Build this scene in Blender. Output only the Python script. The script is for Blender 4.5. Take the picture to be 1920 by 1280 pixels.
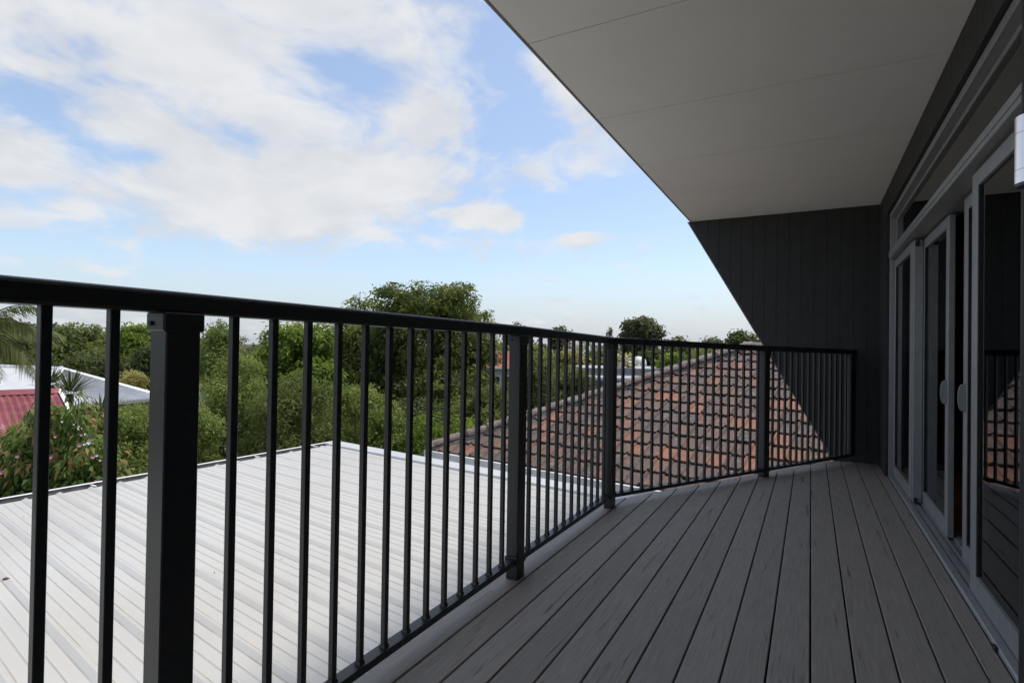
import bpy, math, random
import numpy as np
from mathutils import Vector, Matrix

R_ = math.radians
scene = bpy.context.scene
for o_ in list(bpy.data.objects):
    bpy.data.objects.remove(o_, do_unlink=True)
COL = scene.collection

# ------------------------------------------------------------------ camera
EYE = Vector((0.0, 0.0, 1.171))
F_PX, YAW, PITCH, ROLL = 1037.0, -0.4955, 0.0108, 0.0154
FW = Vector((math.sin(YAW) * math.cos(PITCH), math.cos(YAW) * math.cos(PITCH), math.sin(PITCH)))
_r0 = Vector((math.cos(YAW), -math.sin(YAW), 0.0))
_u0 = _r0.cross(FW)
RT = _r0 * math.cos(ROLL) + _u0 * math.sin(ROLL)
UP = -_r0 * math.sin(ROLL) + _u0 * math.cos(ROLL)
cam_data = bpy.data.cameras.new("camera")
cam_data.sensor_width = 36.0
cam_data.lens = 36.0 * F_PX / 1920.0
cam_data.clip_start = 0.05
cam_data.clip_end = 6000.0
cam = bpy.data.objects.new("camera", cam_data)
COL.objects.link(cam)
cam.matrix_world = Matrix(((RT.x, UP.x, -FW.x, EYE.x), (RT.y, UP.y, -FW.y, EYE.y), (RT.z, UP.z, -FW.z, EYE.z), (0, 0, 0, 1)))
scene.camera = cam

# ------------------------------------------------------------------ exposure and engine
scene.render.engine = 'CYCLES'
scene.view_settings.view_transform = 'Standard'
scene.view_settings.look = 'None'
scene.view_settings.gamma = 1.0
scene.view_settings.use_curve_mapping = False
scene.view_settings.exposure = 0.45
scene.cycles.use_denoising = True
scene.cycles.max_bounces = 7
scene.cycles.diffuse_bounces = 4
scene.cycles.use_adaptive_sampling = True
scene.cycles.adaptive_threshold = 0.02
scene.cycles.transparent_max_bounces = 12
scene.cycles.caustics_reflective = False
scene.cycles.caustics_refractive = False

# ------------------------------------------------------------------ node helpers
class NT:
    def __init__(self, tree):
        self.t = tree
    def n(self, kind, **kw):
        nd = self.t.nodes.new(kind)
        for k, v in kw.items():
            setattr(nd, k, v)
        return nd
    def l(self, a, b):
        self.t.links.new(a, b)
    def put(self, v, sock):
        if isinstance(v, bpy.types.NodeSocket):
            self.l(v, sock)
        else:
            sock.default_value = v
    def m(self, op, a, b=None, c=None, clamp=False):
        nd = self.n('ShaderNodeMath', operation=op)
        nd.use_clamp = clamp
        self.put(a, nd.inputs[0])
        if b is not None: self.put(b, nd.inputs[1])
        if c is not None: self.put(c, nd.inputs[2])
        return nd.outputs[0]
    def vm(self, op, a, b=None):
        nd = self.n('ShaderNodeVectorMath', operation=op)
        self.put(a, nd.inputs[0])
        if b is not None: self.put(b, nd.inputs[1])
        return nd.outputs['Value'] if op in ('DOT_PRODUCT', 'LENGTH') else nd.outputs['Vector']
    def smooth(self, x, lo, hi):
        nd = self.n('ShaderNodeMapRange', interpolation_type='SMOOTHSTEP')
        self.put(x, nd.inputs['Value']); nd.inputs['From Min'].default_value = lo; nd.inputs['From Max'].default_value = hi
        return nd.outputs['Result']
    def mix(self, f, a, b, blend='MIX'):
        nd = self.n('ShaderNodeMix', data_type='RGBA', blend_type=blend)
        self.put(f, nd.inputs[0]); self.put(a, nd.inputs[6]); self.put(b, nd.inputs[7])
        return nd.outputs[2]
    def noise(self, vec, scale, detail=4.0, rough=0.55, dist=0.0):
        nd = self.n('ShaderNodeTexNoise')
        if vec is not None: self.l(vec, nd.inputs['Vector'])
        nd.inputs['Scale'].default_value = scale; nd.inputs['Detail'].default_value = detail
        nd.inputs['Roughness'].default_value = rough; nd.inputs['Distortion'].default_value = dist
        return nd.outputs[0]
    def ramp(self, f, stops, interp='LINEAR'):
        nd = self.n('ShaderNodeValToRGB'); nd.color_ramp.interpolation = interp
        e = nd.color_ramp.elements
        while len(e) < len(stops): e.new(0.5)
        for k, (p, c) in enumerate(stops):
            e[k].position = p; e[k].color = (c[0], c[1], c[2], 1.0)
        self.put(f, nd.inputs[0])
        return nd.outputs[0]

# ------------------------------------------------------------------ sky with clouds
SUN_AZ, SUN_EL = R_(35.0), R_(69.0)          # compass angle measured from +Y towards +X
world = bpy.data.worlds.new("World")
scene.world = world
world.use_nodes = True
wt = NT(world.node_tree)
wt.t.nodes.clear()
sky = wt.n('ShaderNodeTexSky', sky_type='NISHITA')
sky.sun_disc = False
sky.sun_elevation = SUN_EL
sky.sun_rotation = SUN_AZ
sky.air_density = 1.0
sky.dust_density = 1.4
sky.ozone_density = 1.6
SKY_STRENGTH = 0.15
tc = wt.n('ShaderNodeTexCoord')
dirv = wt.vm('NORMALIZE', tc.outputs['Generated'])
sp = wt.n('ShaderNodeSeparateXYZ'); wt.l(dirv, sp.inputs[0])
zc = wt.m('MAXIMUM', sp.outputs[2], 0.0)
den = wt.m('ADD', zc, 0.30)
comb = wt.n('ShaderNodeCombineXYZ')
wt.l(wt.m('DIVIDE', sp.outputs[0], den), comb.inputs[0]); wt.l(wt.m('DIVIDE', sp.outputs[1], den), comb.inputs[1])
flat = comb.outputs[0]
warp = wt.n('ShaderNodeTexNoise'); wt.l(flat, warp.inputs['Vector']); warp.inputs['Scale'].default_value = 1.3; warp.inputs['Detail'].default_value = 3.0
wv = wt.vm('SCALE', wt.vm('SUBTRACT', warp.outputs['Color'], (0.5, 0.5, 0.5)))
wv.node.inputs['Scale'].default_value = 0.55
flat2 = wt.vm('ADD', flat, wv)
big = wt.noise(flat2, 1.5, 5.0, 0.55)
fine = wt.noise(flat2, 6.0, 5.0, 0.6)
fbm = wt.m('ADD', wt.m('MULTIPLY', big, 0.55), wt.m('MULTIPLY', fine, 0.45))

def sky_dir(px, py):
    return (FW * F_PX + RT * (px - 960) - UP * (py - 640)).normalized()

# cloud banks: bearing of the centre, half width, half height, weight
BANKS = [
    (300, 345, 460, 88, .40), (700, 365, 220, 78, .46), (440, 200, 330, 80, .27), (330, 60, 460, 95, .26),
    (820, 170, 105, 120, .30), (640, 30, 200, 75, .24), (1030, 130, 95, 80, .34), (1120, 255, 110, 90, .10),
    (925, 408, 58, 22, .80), (1088, 450, 48, 15, .58), (1215, 470, 34, 10, .24), (990, 320, 200, 34, .12),
    (70, 190, 110, 36, -.26), (645, 140, 95, 45, -.33), (265, 295, 80, 22, -.28), (420, 240, 80, 18, -.10),
    (965, 240, 75, 150, -.30), (1000, 405, 270, 50, -.34), (650, 505, 800, 42, -.26), (940, 60, 60, 80, -.18), (1240, 400, 120, 60, -.14),
    (150, 500, 190, 12, .20), (620, 512, 90, 8, .20), (1190, 600, 420, 40, -.06), (500, 560, 900, 45, -.22),
]
def az_el(px, py):
    d = sky_dir(px, py); return math.atan2(d.x, d.y), math.asin(d.z)
AZ = wt.m('ARCTAN2', sp.outputs[0], sp.outputs[1]); EL = wt.m('ARCSINE', sp.outputs[2])
bank = None
for (px, py, hw, hh, wgt) in BANKS:
    a0, e0 = az_el(px, py)
    a = abs(az_el(px + hw / 2, py)[0] - az_el(px - hw / 2, py)[0]); b = abs(az_el(px, py - hh / 2)[1] - az_el(px, py + hh / 2)[1])
    u = wt.m('MULTIPLY_ADD', AZ, 1 / a, -a0 / a); v = wt.m('MULTIPLY_ADD', EL, 1 / b, -e0 / b)
    q = wt.m('MULTIPLY_ADD', u, u, wt.m('MULTIPLY', v, v))
    g = wt.m('POWER', 0.3679, q)
    bank = wt.m('MULTIPLY_ADD', g, wgt, bank if bank is not None else 0.0)
dens = wt.m('ADD', wt.m('MULTIPLY', wt.m('SUBTRACT', fbm, 0.5), 2.0), bank)
cover = wt.smooth(dens, -0.13, 0.31)
thick = wt.smooth(dens, 0.05, 0.65)
lump = wt.noise(flat2, 4.0, 4.0, 0.55)
shade = wt.smooth(lump, 0.36, 0.62)
c_hi = (4.1, 4.13, 4.2, 1); c_lo = (3.45, 3.55, 3.75, 1)
ccol = wt.mix(shade, c_lo, c_hi)
ccol = wt.mix(wt.m('MULTIPLY', thick, 0.35), ccol, (3.8, 3.8, 3.82, 1))
lowband = wt.smooth(sp.outputs[2], 0.15, 0.0)
haze_col = (2.85, 3.12, 3.65, 1)
base = wt.mix(wt.m('MULTIPLY', lowband, 0.68), wt.mix(0.22, sky.outputs[0], (2.6, 2.95, 3.5, 1)), haze_col)
skycol = wt.mix(wt.m('MULTIPLY', cover, 0.95), base, ccol)
bg = wt.n('ShaderNodeBackground')
wt.l(skycol, bg.inputs[0]); bg.inputs[1].default_value = SKY_STRENGTH
wo = wt.n('ShaderNodeOutputWorld'); wt.l(bg.outputs[0], wo.inputs[0])
try:
    world.cycles.sampling_method = 'MANUAL'; world.cycles.sample_map_resolution = 512
except Exception:
    pass

# ------------------------------------------------------------------ sun (behind thin cloud: soft)
sd = bpy.data.lights.new("sun", 'SUN')
sd.energy = 2.2; sd.angle = R_(12.0); sd.color = (1.0, 0.955, 0.88)
sun = bpy.data.objects.new("sun", sd); COL.objects.link(sun)
to_sun = Vector((math.sin(SUN_AZ) * math.cos(SUN_EL), math.cos(SUN_AZ) * math.cos(SUN_EL), math.sin(SUN_EL)))
sun.rotation_euler = to_sun.to_track_quat('Z', 'Y').to_euler()
sun.location = (0, 10, 30)

# ------------------------------------------------------------------ object helpers
WM = {}                                       # world matrix of every object built
def _place(o, parent, world_m=None):
    world_m = world_m if world_m is not None else Matrix.Identity(4)
    COL.objects.link(o)
    o.matrix_basis = world_m
    if parent is not None:
        o.parent = parent
        o.matrix_parent_inverse = WM[parent.name].inverted()
    WM[o.name] = world_m
    return o
def empty(name, loc, label=None, cat=None, group=None, kind=None):
    o = bpy.data.objects.new(name, None); o.empty_display_size = 0.2
    _place(o, None, Matrix.Translation(Vector(loc)))
    return tag(o, label, cat, group, kind)
def tag(o, label=None, cat=None, group=None, kind=None):
    if label: o["label"] = label
    if cat: o["category"] = cat
    if group: o["group"] = group
    if kind: o["kind"] = kind
    return o
def inst(name, mesh, world_m, parent):
    return _place(bpy.data.objects.new(name, mesh), parent, world_m)

class MB:
    def __init__(self):
        self.v = []; self.f = []; self.sm = False
    def add(self, vs, fs):
        k = len(self.v); self.v.extend([tuple(p) for p in vs]); self.f.extend([tuple(i + k for i in f) for f in fs]); return self
    def box(self, x0, x1, y0, y1, z0, z1, ch=0.0):
        if ch <= 0:
            vs = [(x0, y0, z0), (x1, y0, z0), (x1, y1, z0), (x0, y1, z0), (x0, y0, z1), (x1, y0, z1), (x1, y1, z1), (x0, y1, z1)]
            return self.add(vs, [(0, 3, 2, 1), (4, 5, 6, 7), (0, 1, 5, 4), (1, 2, 6, 5), (2, 3, 7, 6), (3, 0, 4, 7)])
        return self.obox(Vector(((x0 + x1) / 2, (y0 + y1) / 2, (z0 + z1) / 2)), Vector((1, 0, 0)), Vector((0, 1, 0)), Vector((0, 0, 1)), (x1 - x0) / 2, (y1 - y0) / 2, (z1 - z0) / 2, ch)
    def obox(self, c, ax, ay, az, hx, hy, hz, ch=0.0):
        c = Vector(c)
        def P(a, b, d): return c + ax * a + ay * b + az * d
        if ch <= 0:
            vs = [P(-hx, -hy, -hz), P(hx, -hy, -hz), P(hx, hy, -hz), P(-hx, hy, -hz), P(-hx, -hy, hz), P(hx, -hy, hz), P(hx, hy, hz), P(-hx, hy, hz)]
            return self.add(vs, [(0, 3, 2, 1), (4, 5, 6, 7), (0, 1, 5, 4), (1, 2, 6, 5), (2, 3, 7, 6), (3, 0, 4, 7)])
        i, j = hx - ch, hy - ch
        oct_ = [(-i, -hy), (i, -hy), (hx, -j), (hx, j), (i, hy), (-i, hy), (-hx, j), (-hx, -j)]
        inn = [(-i, -j), (i, -j), (i, -j), (i, j), (i, j), (-i, j), (-i, j), (-i, -j)]
        vs = [P(a, b, -hz) for a, b in inn] + [P(a, b, -hz + ch) for a, b in oct_] + [P(a, b, hz - ch) for a, b in oct_] + [P(a, b, hz) for a, b in inn]
        fs = [(7, 6, 5, 4, 3, 2, 1, 0), tuple(range(24, 32))]
        for r in range(3):
            for k in range(8):
                k2 = (k + 1) % 8
                fs.append((r * 8 + k, r * 8 + k2, r * 8 + 8 + k2, r * 8 + 8 + k))
        return self.add(vs, fs)
    def prism(self, prof, a, b, ax, az, cap=True, closed=True):
        """sweep the outline prof [(u,v)] (u along ax, v along az) from point a to point b"""
        a, b = Vector(a), Vector(b); n = len(prof)
        vs = [a + ax * u + az * v for u, v in prof] + [b + ax * u + az * v for u, v in prof]
        fs = [(k, (k + 1) % n, n + (k + 1) % n, n + k) for k in range(n if closed else n - 1)]
        if cap and closed: fs += [tuple(range(n - 1, -1, -1)), tuple(range(n, 2 * n))]
        return self.add(vs, fs)
    def tube(self, pts, rad, n=8, cap=True):
        pts = [Vector(p) for p in pts]; rings = []
        vs = []; fs = []
        for k, p in enumerate(pts):
            d = (pts[min(k + 1, len(pts) - 1)] - pts[max(k - 1, 0)]).normalized()
            a = d.orthogonal().normalized() if abs(d.z) < 0.95 else Vector((1, 0, 0)).cross(d).normalized()
            b = d.cross(a)
            r = rad[k] if isinstance(rad, (list, tuple)) else rad
            for i in range(n):
                t = 2 * math.pi * i / n
                vs.append(p + a * (math.cos(t) * r) + b * (math.sin(t) * r))
        for k in range(len(pts) - 1):
            for i in range(n):
                j = (i + 1) % n
                fs.append((k * n + i, k * n + j, (k + 1) * n + j, (k + 1) * n + i))
        if cap: fs += [tuple(range(n - 1, -1, -1)), tuple(range((len(pts) - 1) * n, len(pts) * n))]
        return self.add(vs, fs)
    def quad(self, *ps):
        return self.add(ps, [tuple(range(len(ps)))])
    def mesh(self, name, mat, smooth=False):
        me = bpy.data.meshes.new(name); me.from_pydata(self.v, [], self.f)
        if mat: me.materials.append(mat)
        if smooth: me.polygons.foreach_set('use_smooth', [True] * len(me.polygons))
        me.update(); return me
    def build(self, name, mat, parent=None, smooth=False):
        return _place(bpy.data.objects.new(name, self.mesh(name, mat, smooth)), parent)

# ------------------------------------------------------------------ materials
def new_mat(name):
    m = bpy.data.materials.new(name); m.use_nodes = True
    t = NT(m.node_tree); b = m.node_tree.nodes['Principled BSDF']
    return m, t, b
def basic(name, col, rough=0.5, metal=0.0, spec=0.5, var=0.0, scale=20.0, bump=0.0, stretch=None):
    m, t, b = new_mat(name)
    b.inputs['Roughness'].default_value = rough; b.inputs['Metallic'].default_value = metal
    b.inputs['Specular IOR Level'].default_value = spec
    b.inputs['Base Color'].default_value = (*col, 1)
    if var > 0 or bump > 0:
        tcn = t.n('ShaderNodeTexCoord'); vec = tcn.outputs['Object']
        if stretch:
            mp = t.n('ShaderNodeMapping'); t.l(vec, mp.inputs[0]); mp.inputs['Scale'].default_value = stretch; vec = mp.outputs[0]
        nz = t.noise(vec, scale, 5.0, 0.6)
        if var > 0:
            lo = tuple(c * (1 - var) for c in col) + (1,); hi = tuple(min(1, c * (1 + var)) for c in col) + (1,)
            t.l(t.mix(t.smooth(nz, 0.3, 0.7), lo, hi), b.inputs['Base Color'])
        if bump > 0:
            bp = t.n('ShaderNodeBump'); bp.inputs['Strength'].default_value = bump; bp.inputs['Distance'].default_value = 0.004
            t.l(nz, bp.inputs['Height']); t.l(bp.outputs[0], b.inputs['Normal'])
    return m
M = {}
M['black'] = basic('black_powder_coat', (0.024, 0.0243, 0.025), 0.40, 0, 0.5, 0.15, 60, 0.05)
M['wall'] = basic('dark_grey_paint', (0.036, 0.0365, 0.037), 0.62, 0, 0.4, 0.10, 9, 0.15)
M['groove'] = basic('dark_groove_backing', (0.03, 0.031, 0.033), 0.8)  # dark grey behind the cladding joints and on the deck edge
M['soffit'] = basic('soffit_paint', (0.85, 0.835, 0.795), 0.75, 0, 0.3, 0.02, 2.0)
M['trim'] = basic('soffit_trim', (0.22, 0.20, 0.19), 0.5)
M['alu'] = basic('silver_grey_aluminium', (0.33, 0.33, 0.335), 0.40, 0.2, 0.5, 0.06, 14)
M['alu_dark'] = basic('dark_grey_aluminium', (0.08, 0.08, 0.085), 0.5, 0.2)  # plain dark grey metal for the lamp core
M['rubber'] = basic('black_rubber', (0.015, 0.015, 0.015), 0.7)
M['handle'] = basic('light_handle', (0.34, 0.35, 0.355), 0.35, 0.2)
M['white'] = basic('white_paint', (0.74, 0.74, 0.73), 0.45, 0, 0.5, 0.04, 6)
M['joist'] = basic('gap_shade_black_joist', (0.018, 0.017, 0.016), 0.8, 0, 0.3, 0.2, 12)  # near-black colour imitates the shade in the gaps between deck boards
M['interior'] = basic('interior_plaster', (0.62, 0.58, 0.50), 0.8)
M['timber'] = basic('interior_timber_floor', (0.48, 0.22, 0.085), 0.35, 0, 0.5, 0.3, 9, 0, (1, 8, 1))
M['lamp'] = basic('lamp_white_metal', (0.88, 0.86, 0.87), 0.28, 0.9)
M['screw'] = basic('screw_steel', (0.42, 0.42, 0.41), 0.4, 0.6)

def mat_deck():
    m, t, b = new_mat('grey_composite_decking')
    tcn = t.n('ShaderNodeTexCoord'); oi = t.n('ShaderNodeObjectInfo')
    off = t.n('ShaderNodeCombineXYZ'); t.l(t.m('MULTIPLY', oi.outputs['Random'], 37.0), off.inputs[1])
    vec = t.vm('ADD', tcn.outputs['Object'], off.outputs[0])
    mp = t.n('ShaderNodeMapping'); t.l(vec, mp.inputs[0]); mp.inputs['Scale'].default_value = (60, 1.6, 60)
    grain = t.noise(mp.outputs[0], 3.0, 6.0, 0.65)
    mp2 = t.n('ShaderNodeMapping'); t.l(vec, mp2.inputs[0]); mp2.inputs['Scale'].default_value = (38, 2.1, 38)
    streak = t.noise(mp2.outputs[0], 1.1, 3.0, 0.5, 1.2)
    mp3 = t.n('ShaderNodeMapping'); t.l(vec, mp3.inputs[0]); mp3.inputs['Scale'].default_value = (1, 1, 1)
    patch = t.noise(mp3.outputs[0], 3.2, 3.0, 0.5)
    col = t.mix(t.smooth(grain, 0.3, 0.7), (0.292, 0.258, 0.226, 1), (0.398, 0.356, 0.314, 1))
    col = t.mix(t.m('MULTIPLY', t.smooth(streak, 0.60, 0.76), 0.75), col, (0.085, 0.082, 0.082, 1))
    col = t.mix(t.m('MULTIPLY', t.smooth(patch, 0.42, 0.7), 0.22), col, (0.36, 0.33, 0.30, 1))
    tone = t.m('ADD', 0.90, t.m('MULTIPLY', oi.outputs['Random'], 0.2))
    sc = t.vm('SCALE', col); t.l(tone, sc.node.inputs['Scale'])
    t.l(sc, b.inputs['Base Color'])
    b.inputs['Roughness'].default_value = 0.62; b.inputs['Specular IOR Level'].default_value = 0.35
    bp = t.n('ShaderNodeBump'); bp.inputs['Strength'].default_value = 0.35; bp.inputs['Distance'].default_value = 0.002
    t.l(grain, bp.inputs['Height']); t.l(bp.outputs[0], b.inputs['Normal'])
    return m
M['deck'] = mat_deck()

# phase of the ribs so that dirt gathers at their feet
_g = Vector((0.049, 0.9988, 0.0)).normalized(); _n = Vector((0.155, 0.988, 0.0)).normalized()
ROOF_PHASE = (Vector((-6.45, 6.36, 0)).dot(_n) - 0.10) / 0.267
def mat_white_roof():
    m, t, b = new_mat('white_steel_roofing')
    tcn = t.n('ShaderNodeTexCoord')
    mp = t.n('ShaderNodeMapping'); t.l(tcn.outputs['Object'], mp.inputs[0]); mp.inputs['Rotation'].default_value = (0, 0, R_(-8.9)); mp.inputs['Scale'].default_value = (0.35, 9.0, 1)
    n1 = t.noise(mp.outputs[0], 2.0, 6.0, 0.62)
    n2 = t.noise(tcn.outputs['Object'], 0.9, 5.0, 0.6)
    n3 = t.noise(tcn.outputs['Object'], 22.0, 3.0, 0.6)
    mpf = t.n('ShaderNodeMapping'); t.l(tcn.outputs['Object'], mpf.inputs[0]); mpf.inputs['Rotation'].default_value = (0, 0, R_(-8.9)); mpf.inputs['Scale'].default_value = (0.8, 34.0, 1)
    n4 = t.noise(mpf.outputs[0], 2.0, 4.0, 0.6)
    col = t.mix(t.smooth(n2, 0.3, 0.72), (0.545, 0.535, 0.508, 1), (0.505, 0.49, 0.455, 1))
    col = t.mix(t.m('MULTIPLY', t.smooth(n1, 0.52, 0.74), 0.55), col, (0.56, 0.53, 0.47, 1))
    col = t.mix(t.m('MULTIPLY', t.smooth(n4, 0.60, 0.76), 0.45), col, (0.40, 0.36, 0.31, 1))
    col = t.mix(t.m('MULTIPLY', t.smooth(n3, 0.70, 0.80), 0.55), col, (0.35, 0.31, 0.26, 1))
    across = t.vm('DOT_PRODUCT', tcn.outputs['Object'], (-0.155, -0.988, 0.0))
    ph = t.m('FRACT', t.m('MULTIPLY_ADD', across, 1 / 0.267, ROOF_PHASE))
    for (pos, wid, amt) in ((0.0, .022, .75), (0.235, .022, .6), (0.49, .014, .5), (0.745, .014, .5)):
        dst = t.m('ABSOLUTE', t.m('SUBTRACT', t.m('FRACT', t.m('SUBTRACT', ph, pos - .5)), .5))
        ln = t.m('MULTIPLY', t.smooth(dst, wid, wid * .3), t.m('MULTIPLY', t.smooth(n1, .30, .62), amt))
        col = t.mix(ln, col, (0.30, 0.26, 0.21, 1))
    t.l(col, b.inputs['Base Color'])
    b.inputs['Roughness'].default_value = 0.42; b.inputs['Specular IOR Level'].default_value = 0.4
    return m
M['roof_white'] = mat_white_roof()
M['cap_white'] = basic('white_flashing', (0.55, 0.555, 0.56), 0.4, 0, 0.5, 0.03, 2)
M['gutter_grey'] = basic('gutter_inside_grey', (0.19, 0.185, 0.18), 0.7, 0, 0.3, 0.3, 8)

def mat_glass(name, tint=(0.82, 0.86, 0.86)):
    m = bpy.data.materials.new(name); m.use_nodes = True; t = NT(m.node_tree); t.t.nodes.clear()
    fr = t.n('ShaderNodeFresnel'); fr.inputs[0].default_value = 1.52
    gl = t.n('ShaderNodeBsdfGlossy'); gl.inputs['Roughness'].default_value = 0.0; gl.inputs[0].default_value = (0.95, 0.97, 0.97, 1)
    tr = t.n('ShaderNodeBsdfTransparent'); tr.inputs[0].default_value = (*tint, 1)
    mx = t.n('ShaderNodeMixShader'); t.l(fr.outputs[0], mx.inputs[0]); t.l(tr.outputs[0], mx.inputs[1]); t.l(gl.outputs[0], mx.inputs[2])
    o = t.n('ShaderNodeOutputMaterial'); t.l(mx.outputs[0], o.inputs[0])
    return m
M['glass'] = mat_glass('door_glass')

def mat_tile(name, attr=None):
    m, t, b = new_mat(name)
    tcn = t.n('ShaderNodeTexCoord')
    if attr:
        at_ = t.n('ShaderNodeAttribute', attribute_name='tint'); rnd = at_.outputs['Fac']; vec = tcn.outputs['Object']
    else:
        oi = t.n('ShaderNodeObjectInfo'); rnd = oi.outputs['Random']
        off = t.n('ShaderNodeCombineXYZ'); t.l(t.m('MULTIPLY', rnd, 91.0), off.inputs[0]); t.l(t.m('MULTIPLY', rnd, 57.0), off.inputs[1])
        vec = t.vm('ADD', tcn.outputs['Object'], off.outputs[0])
    base = t.ramp(rnd, [(0.0, (0.14, 0.10, 0.09)), (0.22, (0.125, 0.095, 0.09)), (0.40, (0.16, 0.107, 0.09)), (0.55, (0.19, 0.118, 0.095)),
                        (0.66, (0.135, 0.105, 0.10)), (0.77, (0.24, 0.128, 0.092)), (0.86, (0.31, 0.14, 0.092)), (0.94, (0.37, 0.16, 0.098))], 'CONSTANT')
    n1 = t.noise(vec, 9.0, 4.0, 0.6); n2 = t.noise(vec, 22.0, 3.0, 0.5); n3 = t.noise(vec, 4.0, 2.0, 0.5)
    col = t.mix(t.m('MULTIPLY', t.smooth(n1, 0.45, 0.7), 0.55), base, (0.12, 0.092, 0.086, 1))
    col = t.mix(t.m('MULTIPLY', t.smooth(n3, 0.52, 0.68), 0.55), col, (0.34, 0.155, 0.10, 1))
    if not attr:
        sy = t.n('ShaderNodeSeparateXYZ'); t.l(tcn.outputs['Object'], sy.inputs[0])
        lip_grime_shade = t.m('MULTIPLY', t.smooth(t.m('ADD', sy.outputs[1], t.m('MULTIPLY', t.m('SUBTRACT', n1, .5), .06)), .030, .004), .8)  # dirt plus the shade line of each course, painted along the front lip
        col = t.mix(lip_grime_shade, col, (0.045, 0.036, 0.03, 1))
    lich = t.m('MULTIPLY', t.smooth(n2, 0.56, 0.64), t.smooth(n1, 0.47, 0.56))
    col = t.mix(t.m('MULTIPLY', lich, 0.55), col, (0.33, 0.32, 0.26, 1))
    sc_ = t.vm('SCALE', col); sc_.node.inputs['Scale'].default_value = 0.84; col = sc_
    t.l(col, b.inputs['Base Color']); b.inputs['Roughness'].default_value = 0.72; b.inputs['Specular IOR Level'].default_value = 0.35
    bp = t.n('ShaderNodeBump'); bp.inputs['Strength'].default_value = 0.5; bp.inputs['Distance'].default_value = 0.006
    t.l(n2, bp.inputs['Height']); t.l(bp.outputs[0], b.inputs['Normal'])
    return m
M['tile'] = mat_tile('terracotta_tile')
M['tile_stuff'] = mat_tile('terracotta_tile_joined', True)
def mat_ridge():
    m, t, b = new_mat('lichened_ridge_tile')
    tcn = t.n('ShaderNodeTexCoord'); v = tcn.outputs['Object']
    n1 = t.noise(v, 5.0, 5.0, 0.6); n2 = t.noise(v, 17.0, 4.0, 0.6)
    col = t.mix(t.smooth(n1, 0.35, 0.65), (0.15, 0.10, 0.09, 1), (0.235, 0.185, 0.165, 1))
    col = t.mix(t.m('MULTIPLY', t.smooth(n2, 0.54, 0.66), 0.8), col, (0.40, 0.40, 0.34, 1))
    t.l(col, b.inputs['Base Color']); b.inputs['Roughness'].default_value = 0.85
    return m
M['ridge'] = mat_ridge()
M['mortar'] = basic('pale_mortar', (0.24, 0.215, 0.20), 0.9, 0, 0.2, 0.3, 14)
M['leadgrey'] = basic('grey_flashing', (0.17, 0.165, 0.165), 0.7, 0, 0.3, 0.2, 10)

def leaf_mat(name, stops, trans=0.46, rough=0.55):
    m = bpy.data.materials.new(name); m.use_nodes = True; t = NT(m.node_tree); t.t.nodes.clear()
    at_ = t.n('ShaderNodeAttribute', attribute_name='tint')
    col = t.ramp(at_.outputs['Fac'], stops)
    pr = t.n('ShaderNodeBsdfPrincipled'); t.l(col, pr.inputs['Base Color']); pr.inputs['Roughness'].default_value = rough; pr.inputs['Specular IOR Level'].default_value = 0.3
    tl = t.n('ShaderNodeBsdfTranslucent')
    hs = t.n('ShaderNodeHueSaturation'); hs.inputs['Value'].default_value = 1.25; hs.inputs['Hue'].default_value = 0.485; t.l(col, hs.inputs['Color']); t.l(hs.outputs[0], tl.inputs[0])
    mx = t.n('ShaderNodeMixShader'); mx.inputs[0].default_value = trans; t.l(pr.outputs[0], mx.inputs[1]); t.l(tl.outputs[0], mx.inputs[2])
    o = t.n('ShaderNodeOutputMaterial'); t.l(mx.outputs[0], o.inputs[0])
    return m
LEAF = {
    'dark': leaf_mat('dark_green_leaf', [(0, (0.052, 0.075, 0.021)), (0.5, (0.122, 0.159, 0.036)), (1, (0.287, 0.318, 0.071))]),  # lightest stop stands in for sunlight on the crown tops
    'deep': leaf_mat('deep_green_leaf', [(0, (0.037, 0.055, 0.019)), (0.5, (0.075, 0.101, 0.029)), (1, (0.143, 0.169, 0.044))]),
    'olive': leaf_mat('olive_green_leaf', [(0, (0.067, 0.090, 0.024)), (0.5, (0.134, 0.174, 0.042)), (1, (0.230, 0.269, 0.075))]),
    'light': leaf_mat('light_green_leaf', [(0, (0.084, 0.118, 0.026)), (0.5, (0.179, 0.241, 0.052)), (1, (0.302, 0.364, 0.095))]),
    'bright': leaf_mat('bright_green_leaf', [(0, (0.063, 0.112, 0.017)), (0.5, (0.142, 0.216, 0.028)), (1, (0.256, 0.330, 0.047))]),
    'fresh': leaf_mat('fresh_shrub_leaf', [(0, (0.05, 0.09, 0.026)), (0.45, (0.125, 0.205, 0.045)), (0.8, (0.27, 0.33, 0.075)), (1, (0.46, 0.27, 0.13))]),
    'yellow': leaf_mat('yellow_green_leaf', [(0, (0.179, 0.169, 0.050)), (0.5, (0.345, 0.325, 0.094)), (1, (0.497, 0.455, 0.150))]),
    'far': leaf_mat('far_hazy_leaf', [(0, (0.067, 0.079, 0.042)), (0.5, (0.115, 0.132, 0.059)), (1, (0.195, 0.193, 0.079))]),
    'hill': leaf_mat('far_haze_blue_leaf', [(0, (0.055, 0.068, 0.073)), (1, (0.090, 0.104, 0.106))]),  # bluish distance haze is put into the leaf colour
    'palm': leaf_mat('palm_leaf', [(0, (0.06, 0.085, 0.025)), (0.5, (0.125, 0.155, 0.042)), (1, (0.24, 0.235, 0.07))]),
    'blade': leaf_mat('sword_leaf', [(0, (0.025, 0.046, 0.019)), (0.6, (0.055, 0.085, 0.031)), (1, (0.124, 0.143, 0.062))]),
}
M['bark'] = basic('bark', (0.09, 0.07, 0.052), 0.9, 0, 0.2, 0.4, 6, 0.6, (1, 1, 0.3))
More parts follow.
